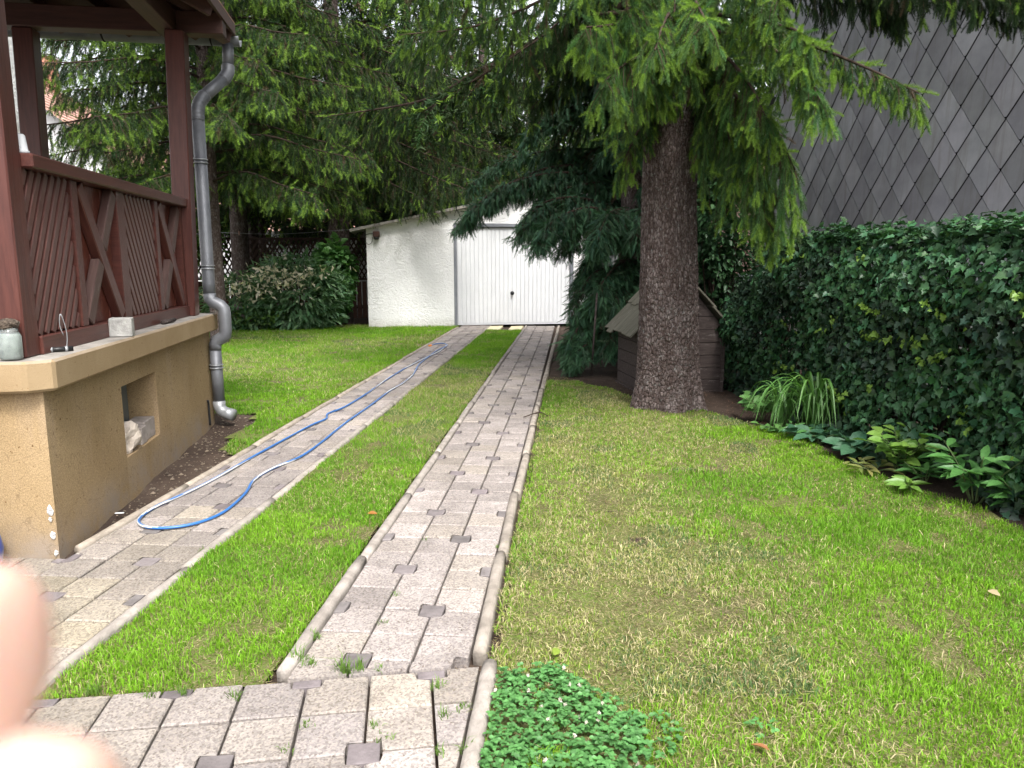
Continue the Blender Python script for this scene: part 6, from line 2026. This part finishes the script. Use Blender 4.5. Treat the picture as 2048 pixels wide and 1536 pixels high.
def grass_patch(name, inside, x0, x1, y0, y1, dens, dry, h0, w0, seed, seg2=True):
    r = np.random.default_rng(seed)
    A = (x1 - x0) * (y1 - y0)
    n = int(A * max(dens(y0), dens(y1)))
    x = r.uniform(x0, x1, n); y = r.uniform(y0, y1, n)
    keep = inside(x, y) & (r.random(n) < dens(y) / max(dens(y0), dens(y1)))
    x, y = x[keep], y[keep]
    d = dry(x, y); n = len(x)
    bare = 0.55 * vnoise(x, y, 0.35, 60) + 0.45 * vnoise(x, y, 0.11, 61)
    keep = r.random(n) > np.clip((bare - 0.60 + 0.10 * d) * 6, 0, 0.9)
    x, y, d = x[keep], y[keep], d[keep]; n = len(x)
    st = r.random(n) < np.clip(d, 0, 0.9)
    tone = vnoise(x, y, 0.5, 62)
    c = np.where((tone > 0.5)[:, None], GREEN, GREEN * 0.6 + DEEP * 0.4) * r.uniform(0.75, 1.25, (n, 1))
    bl = (vnoise(x, y, 0.28, 63) > 0.66)
    c = np.where(bl[:, None] & (d > 0.3)[:, None], BLUEG * r.uniform(.8, 1.2, (n, 1)), c)
    sc = np.where((r.random(n) < 0.5)[:, None], STRAW, OLIVE) * r.uniform(0.75, 1.2, (n, 1))
    c = np.where(st[:, None], sc, c)
    h = h0 * r.uniform(0.5, 1.3, n) * (1 - 0.25 * np.clip(d, 0, 1)) * (0.75 + 0.5 * vnoise(x, y, 0.2, 64))
    lean = np.where(st, 1.5, 0.75)
    scale = 1 + 0.05 * np.clip(y - 3, 0, 12)
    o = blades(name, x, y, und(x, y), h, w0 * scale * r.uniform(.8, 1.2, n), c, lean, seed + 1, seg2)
    return tag(o, kind='stuff')


def dry_right(x, y):
    a_ = 0.68 * np.exp(-((x - 0.25) ** 2 / 0.55 + (y - 2.7) ** 2 / 1.6))
    b = 0.62 * np.exp(-((x - 0.55) ** 2 / 0.8 + (y - 6.9) ** 2 / 3.5))
    c = 0.45 * np.exp(-((x - 0.1) ** 2 / 0.25 + (y - 5.0) ** 2 / 3.0))
    return np.clip(a_ + b + c + 0.55 * (vnoise(x, y, 0.45, 65) - 0.45), 0.04, 0.92)


def dry_strip(x, y):
    return np.clip(0.10 + 0.55 * np.exp(-((y - 8.0) / 1.5) ** 2) + 0.4 * (vnoise(x, y, 0.4, 66) - 0.5), 0.03, 0.8)


def dry_left(x, y):
    return np.clip(0.22 + 0.5 * (vnoise(x, y, 1.1, 67) - 0.45) + 0.15 * np.sin(y * 1.7 + 0.3 * x), 0.03, 0.7)


def clover_in(x, y):
    return (x > -0.225) & (((x + 0.27) / 0.62) ** 2 + ((y - 1.75) / 0.68) ** 2 < 0.30 + 0.75 * vnoise(x, y, 0.2, 68))


near_in = lambda x, y: in_right(x, y) & ~(clover_in(x, y) & (vnoise(x, y, 0.15, 69) < 0.66))
visible_left = lambda x, y: in_left(x, y) & (x > -0.56 * y)
grass_patch('grass', near_in, -0.27, 2.7, 1.25, 4.2, lambda y: 17000 + 0 * y, dry_right, 0.035, 0.0035, 301)
grass_patch('grass', in_right, -0.27, 2.5, 4.2, 8.6, lambda y: 9500 + 0 * y, dry_right, 0.034, 0.0042, 302)
grass_patch('grass', in_strip, -1.69, -0.985, 1.9, 5.0, lambda y: 21000 + 0 * y, dry_strip, 0.035, 0.0034, 303)
grass_patch('grass', in_strip, -1.69, -0.985, 5.0, 15.05, lambda y: 7500 + 0 * y, dry_strip, 0.034, 0.0050, 304, False)
grass_patch('grass', visible_left, -8.6, -2.4, 3.95, 8.5, lambda y: 6500 + 0 * y, dry_left, 0.038, 0.0048, 305)
grass_patch('grass', visible_left, -9.2, -2.4, 8.5, 16.4, lambda y: 3200 + 0 * y, dry_left, 0.042, 0.0065, 306, False)

# dead thatch lying between the blades
def thatch(inside, x0, x1, y0, y1, dens, seed, L=0.03, w=0.0032):
    r = np.random.default_rng(seed); n = int((x1 - x0) * (y1 - y0) * dens)
    x, y = r.uniform(x0, x1, n), r.uniform(y0, y1, n)
    k = inside(x, y); x, y = x[k], y[k]; n = len(x)
    a_ = r.random(n) * 6.28; l = L * r.uniform(.4, 1.3, n)
    d = np.stack([np.cos(a_), np.sin(a_), r.uniform(-.05, .35, n)], -1); s = np.stack([-np.sin(a_), np.cos(a_), 0 * a_], -1) * w / 2
    b = np.stack([x, y, und(x, y) + 0.001], -1)
    V = np.stack([b - s, b + s, b + d * l[:, None]], 1).reshape(-1, 3)
    c = np.where((r.random(n) < .55)[:, None], np.array([0.36, 0.30, 0.17]), np.array([0.15, 0.12, 0.06])) * r.uniform(.5, 1.25, (n, 1))
    c = np.where((r.random(n) < .25)[:, None], np.array([0.12, 0.19, 0.03]) * r.uniform(.6, 1.2, (n, 1)), c)
    tag(obj_np('thatch', V, np.arange(3 * n).reshape(-1, 3), MT['grass'], None, np.repeat(c, 3, 0)), kind='stuff')
thatch(in_right, -0.27, 2.6, 1.25, 4.2, 9000, 401)
thatch(in_right, -0.27, 2.4, 4.2, 8.9, 4500, 402, 0.035, 0.004)
thatch(in_strip, -1.69, -0.985, 1.9, 5.5, 8000, 403)
# clover
r_ = np.random.default_rng(70)
n = 11000
x, y = r_.uniform(-0.23, 1.3, n), r_.uniform(1.2, 2.7, n)
k = (clover_in(x, y) & (r_.random(n) < 0.95)) | ((vnoise(x, y, 0.16, 72) > 0.62) & (r_.random(n) < 0.22) & (x > -0.22) & (y < 2.1) & (x < 0.62))
x, y = x[k], y[k]; n = len(x)
cs = Soup()
h = r_.uniform(0.012, 0.045, n)
for j in range(3):
    a_ = r_.random(n) * 6.28 if j == 0 else a_ + 2.09
    X = np.stack([np.cos(a_), np.sin(a_), r_.uniform(-.1, .25, n)], -1)
    pos = np.stack([x, y, h], -1)
    Xn, Y, Z = basis(X, r_.normal(size=n) * .25)
    V, F = inst(*LEAF['round'], pos, Xn, Y, Z, r_.uniform(0.011, 0.018, n))
    c = np.array([0.085, 0.215, 0.065]) * r_.uniform(.7, 1.35, (n, 1))
    cs.add(V, F, np.repeat(c, len(LEAF['round'][0]), 0))
for q in range(46):
    i = int(r_.integers(0, n)); c0 = np.array([x[i], y[i], h[i] + 0.012])
    pt = c0 + r_.normal(size=(60, 3)) * 0.0035
    cs.add(pt, np.arange(60).reshape(-1, 3), (0.62, 0.56, 0.52))
o = cs.build('clover', MT['leaves'], None); tag(o, kind='stuff')

# weeds in the joints
def weeds(pts, label, group):
    for k, (p, L, n) in enumerate(pts):
        r = np.random.default_rng(800 + k)
        t = thing('weed_tuft', p, label[k] if isinstance(label, list) else label, 'weed', group)
        x = p[0] + r.normal(size=n) * 0.012; y = p[1] + r.normal(size=n) * 0.012
        o = blades('blade_tuft', x, y, np.full(n, p[2]), L * r.uniform(.5, 1.1, n), np.full(n, 0.0032), np.array([0.11, 0.20, 0.035]) * r.uniform(.8, 1.2, (n, 1)), np.full(n, 0.95), 900 + k)
        o.parent = t; o.location = (-t.location.x, -t.location.y, -t.location.z); o['kind'] = 'stuff'
WD = [((620, 1330), .05, 26), ((690, 1345), .09, 44), ((720, 1340), .06, 30), ((760, 1340), .03, 18), ((595, 1320), .07, 34), ((630, 1275), .045, 30), ((875, 1375), .05, 22), ((750, 1455), .03, 22), ((610, 1450), .03, 18), ((890, 1430), .035, 24), ((925, 1415), .035, 24), ((935, 1500), .04, 24), ((765, 1480), .03, 16), ((850, 1080), .025, 16), ((765, 1245), .03, 18), ((1000, 1095), .03, 20), ((470, 1395), .05, 24), ((370, 1388), .05, 24), ((570, 1500), .025, 16), ((875, 1505), .035, 22), ((405, 1103), .03, 20), ((185, 1385), .05, 30), ((300, 1390), .04, 26), ((790, 1190), .025, 14)]
WL_ = ['weed tuft at the left end of the grassy row on the right track', 'tallest grassy weed in the row along the front edge of the right track', 'medium grassy weed right of the tallest one at the front of the right track',
       'leafy little weed next to the dark inlay above the front path', 'grassy weed at the lower end of the kerb between strip and right track', 'weed growing against the strip kerb one slab above the front path',
       'weed at the crossing of joints right of the dark inlay of the front path', 'tiny weed in the long joint in the middle of the front path', 'tiny weed in the joint left of the middle of the front path',
       'weed in the last joint before the right kerb of the front path', 'weed touching the right kerb of the front path near its top', 'broad weed by the dark inlay at the lower right of the front path', 'tiny weed in the lowest middle joint of the front path',
       'tiny weed in the left joint of the right track, farthest up', 'tiny weed in the left joint of the right track near a dark inlay', 'weed at the right kerb of the right track', 'grassy weed on the edge between grass strip and front path, right of centre',
       'grassy weed on the edge between grass strip and front path, left of centre', 'smallest weed at the bottom edge of the front path', 'weed beside the inlay at the bottom right corner of the paving', 'weed at the right kerb of the left track',
       'pale tuft at the pointed tip of the grass strip', 'grassy weed a step right of the tip of the grass strip', 'weed on a slab joint in the middle of the right track']
weeds([(gnd(*p, ZT), L, n) for p, L, n in WD], WL_, 'weed tufts in the paving joints')

# fallen needles, bits and stones on soil and paving
r_ = np.random.default_rng(71)
n = 9000
x = r_.uniform(-0.3, 2.6, n); y = r_.uniform(3.5, 9.6, n)
k = (r_.random(n) < np.exp(-((x - 0.95) ** 2 + (y - 7.4) ** 2) / 2.2) + 0.10)
x, y = x[k], y[k]; n = len(x)
z = np.maximum(und(x, y), -0.02 + 0.02 * vnoise(x, y, .25, 3)) + 0.014
a_ = r_.random(n) * 6.28
TV = np.array([(-.5, -.06, 0), (.5, -.04, .05), (.5, .04, .05), (-.5, .06, 0)]); 
V, F = inst(TV, np.array([[0, 1, 2], [0, 2, 3]]), np.stack([x, y, z], -1), *basis(np.stack([np.cos(a_), np.sin(a_), r_.normal(size=n) * .15], -1)), r_.uniform(.014, .035, n))
tag(obj_np('needle_litter', V, F, MT['leaves'], None, np.repeat(np.array([0.16, 0.085, 0.05]) * r_.uniform(.5, 1.5, (n, 1)), 4, 0)), kind='stuff')
n = 1500
x = np.where(r_.random(n) < .5, r_.uniform(-.92, -.34, n), r_.uniform(-2.33, -1.75, n)); y = 2.3 + 13 * r_.random(n) ** 1.6
a_ = r_.random(n) * 6.28
V, F = inst(TV, np.array([[0, 1, 2], [0, 2, 3]]), np.stack([x, y, np.full(n, ZT + .004)], -1), *basis(np.stack([np.cos(a_), np.sin(a_), r_.normal(size=n) * .1], -1)), r_.uniform(.006, .02, n))
tag(obj_np('path_litter', V, F, MT['leaves'], None, np.repeat(np.array([0.10, 0.07, 0.05]) * r_.uniform(.5, 1.6, (n, 1)), 4, 0)), kind='stuff')
n = 900
s = r_.uniform(0.1, 3.3, n); rr = r_.uniform(0.02, 0.55, n)
P = np.array([HOUSE(a, b) for a, b in zip(rr, s)]); P[:, 2] = -0.028 + 0.03 * vnoise(P[:, 0], P[:, 1], .25, 3)
TVs = np.array([(-.5, -.4, 0), (.5, -.35, 0), (.4, .45, 0), (-.45, .4, 0), (0, 0, .5)]); TFs = np.array([[0, 1, 4], [1, 2, 4], [2, 3, 4], [3, 0, 4]])
a_ = r_.random(n) * 6.28
V, F = inst(TVs, TFs, P, *basis(np.stack([np.cos(a_), np.sin(a_), 0 * a_], -1)), 0.006 + 0.022 * r_.random(n) ** 3)
tag(obj_np('soil_crumbs', V, F, MT['leaves'], None, np.repeat(np.array([0.15, 0.12, 0.095]) * r_.uniform(.5, 1.6, (n, 1)), 5, 0)), kind='stuff')
# a few fallen leaves one can point at
for k, (p, c, lb) in enumerate((((735, 1026), (0.30, 0.13, 0.03), 'orange brown fallen leaf on the grass strip between the tracks'), ((1108, 1310), (0.22, 0.30, 0.05), 'yellow green fallen leaf on the dry lawn above the clover'),
                                ((1540, 1500), (0.33, 0.15, 0.07), 'brown fallen leaf on the lawn near the bottom edge'), ((1232, 830), (0.26, 0.34, 0.12), 'pale green fallen leaf on the dry turf left of the trunk'), ((1975, 1180), (0.42, 0.33, 0.2), 'pale tan fallen leaf on the green lawn at the right'))):
    q = gnd(*p, 0.03)
    me = mesh_np('fallen_leaf', LEAF['oval'][0] * 0.055, LEAF['oval'][1], MT['leaf_each'])
    o = place('fallen_leaf', me, Matrix.Translation(Vector(list(q))) @ Matrix.Rotation(k * 1.3, 4, 'Z') @ Matrix.Rotation(0.3, 4, 'X'), None, c)
    tag(o, lb, 'leaf')

# clothesline with one peg between the left spruce and the garage
ln_ = catmull([at(441, 465, 15.9), at(560, 468, 16.0), at(700, 459, 15.9)], 12)
tag(tube('clothesline', ln_, 0.004, MT['zinc_pale'], None, 5), 'thin grey clothesline strung between the spruces', 'line')
p = at(478, 466, 15.9)
tag(beam('clothes_peg', p + [0, 0, -0.045], p + [0, 0, 0.04], 0.014, 0.02, MT['tile'], None, (1, 0, 0), 0.003), 'single pinkish clothes peg on the line by the left spruce', 'peg')


# ------------------------------------------------------------------ the hand that holds the phone: two finger ends stray before the lens
def cam_pt(x, y, z): return EYE + RT * x + UP * y + FW * z
def hand():
    chains = []
    # camera-space metres (right, up, forward): palm at the left, fingers curling towards the lens
    palm = [(-0.135, -0.055, 0.030), (-0.120, -0.045, 0.040), (-0.105, -0.034, 0.048)]
    V, E_, Rr = [], [], []
    def add(p, r, prev=None):
        V.append(tuple(cam_pt(*p))); Rr.append(r)
        if prev is not None: E_.append((prev, len(V) - 1))
        return len(V) - 1
    w = add((-0.215, -0.105, 0.0), 0.028)
    w2 = add((-0.175, -0.080, 0.015), 0.026, w)
    pc = add((-0.140, -0.060, 0.028), 0.026, w2)
    fingers = [
        [(-0.108, -0.026, 0.045), (-0.082, -0.0195, 0.058), (-0.058, -0.0226, 0.062), (-0.0444, -0.0234, 0.061), (-0.0408, -0.0236, 0.0605)],
        [(-0.107, -0.046, 0.048), (-0.078, -0.039, 0.060), (-0.053, -0.0382, 0.0625), (-0.0378, -0.0384, 0.061), (-0.0342, -0.0386, 0.0605)],
        [(-0.110, -0.066, 0.048), (-0.082, -0.062, 0.060), (-0.066, -0.060, 0.056), (-0.056, -0.058, 0.048)],
        [(-0.118, -0.084, 0.042), (-0.096, -0.084, 0.052), (-0.083, -0.081, 0.048), (-0.075, -0.078, 0.042)]]
    for k, f in enumerate(fingers):
        pr = pc
        for p, r in zip(f, (0.0128, 0.0112, 0.0106, 0.0100, 0.0082) if k < 3 else (0.0095, 0.008, 0.0072, 0.0064)):
            pr = add(p, r, pr)
    th = add((-0.135, -0.035, 0.010), 0.015, pc)
    th = add((-0.120, -0.015, -0.008), 0.0115, th)
    th = add((-0.105, -0.002, -0.020), 0.0095, th)
    me = bpy.data.meshes.new('hand')
    c0 = np.array(V[2])
    me.from_pydata([tuple(np.array(v) - c0) for v in V], E_, [])
    o = bpy.data.objects.new('hand', me); o.location = Vector(list(c0)); link(o)
    sk_ = o.modifiers.new('skin', 'SKIN'); sk_.use_smooth_shade = True
    for i, sv in enumerate(me.skin_vertices[0].data):
        sv.radius = (Rr[i], Rr[i]); sv.use_root = (i == 2)
    sb = o.modifiers.new('smooth', 'SUBSURF'); sb.levels = 2; sb.render_levels = 2
    me.materials.append(MT['skin'])
    return tag(o, 'blurred pink fingers of the hand holding the phone, at the lower left corner', 'hand')
hand()
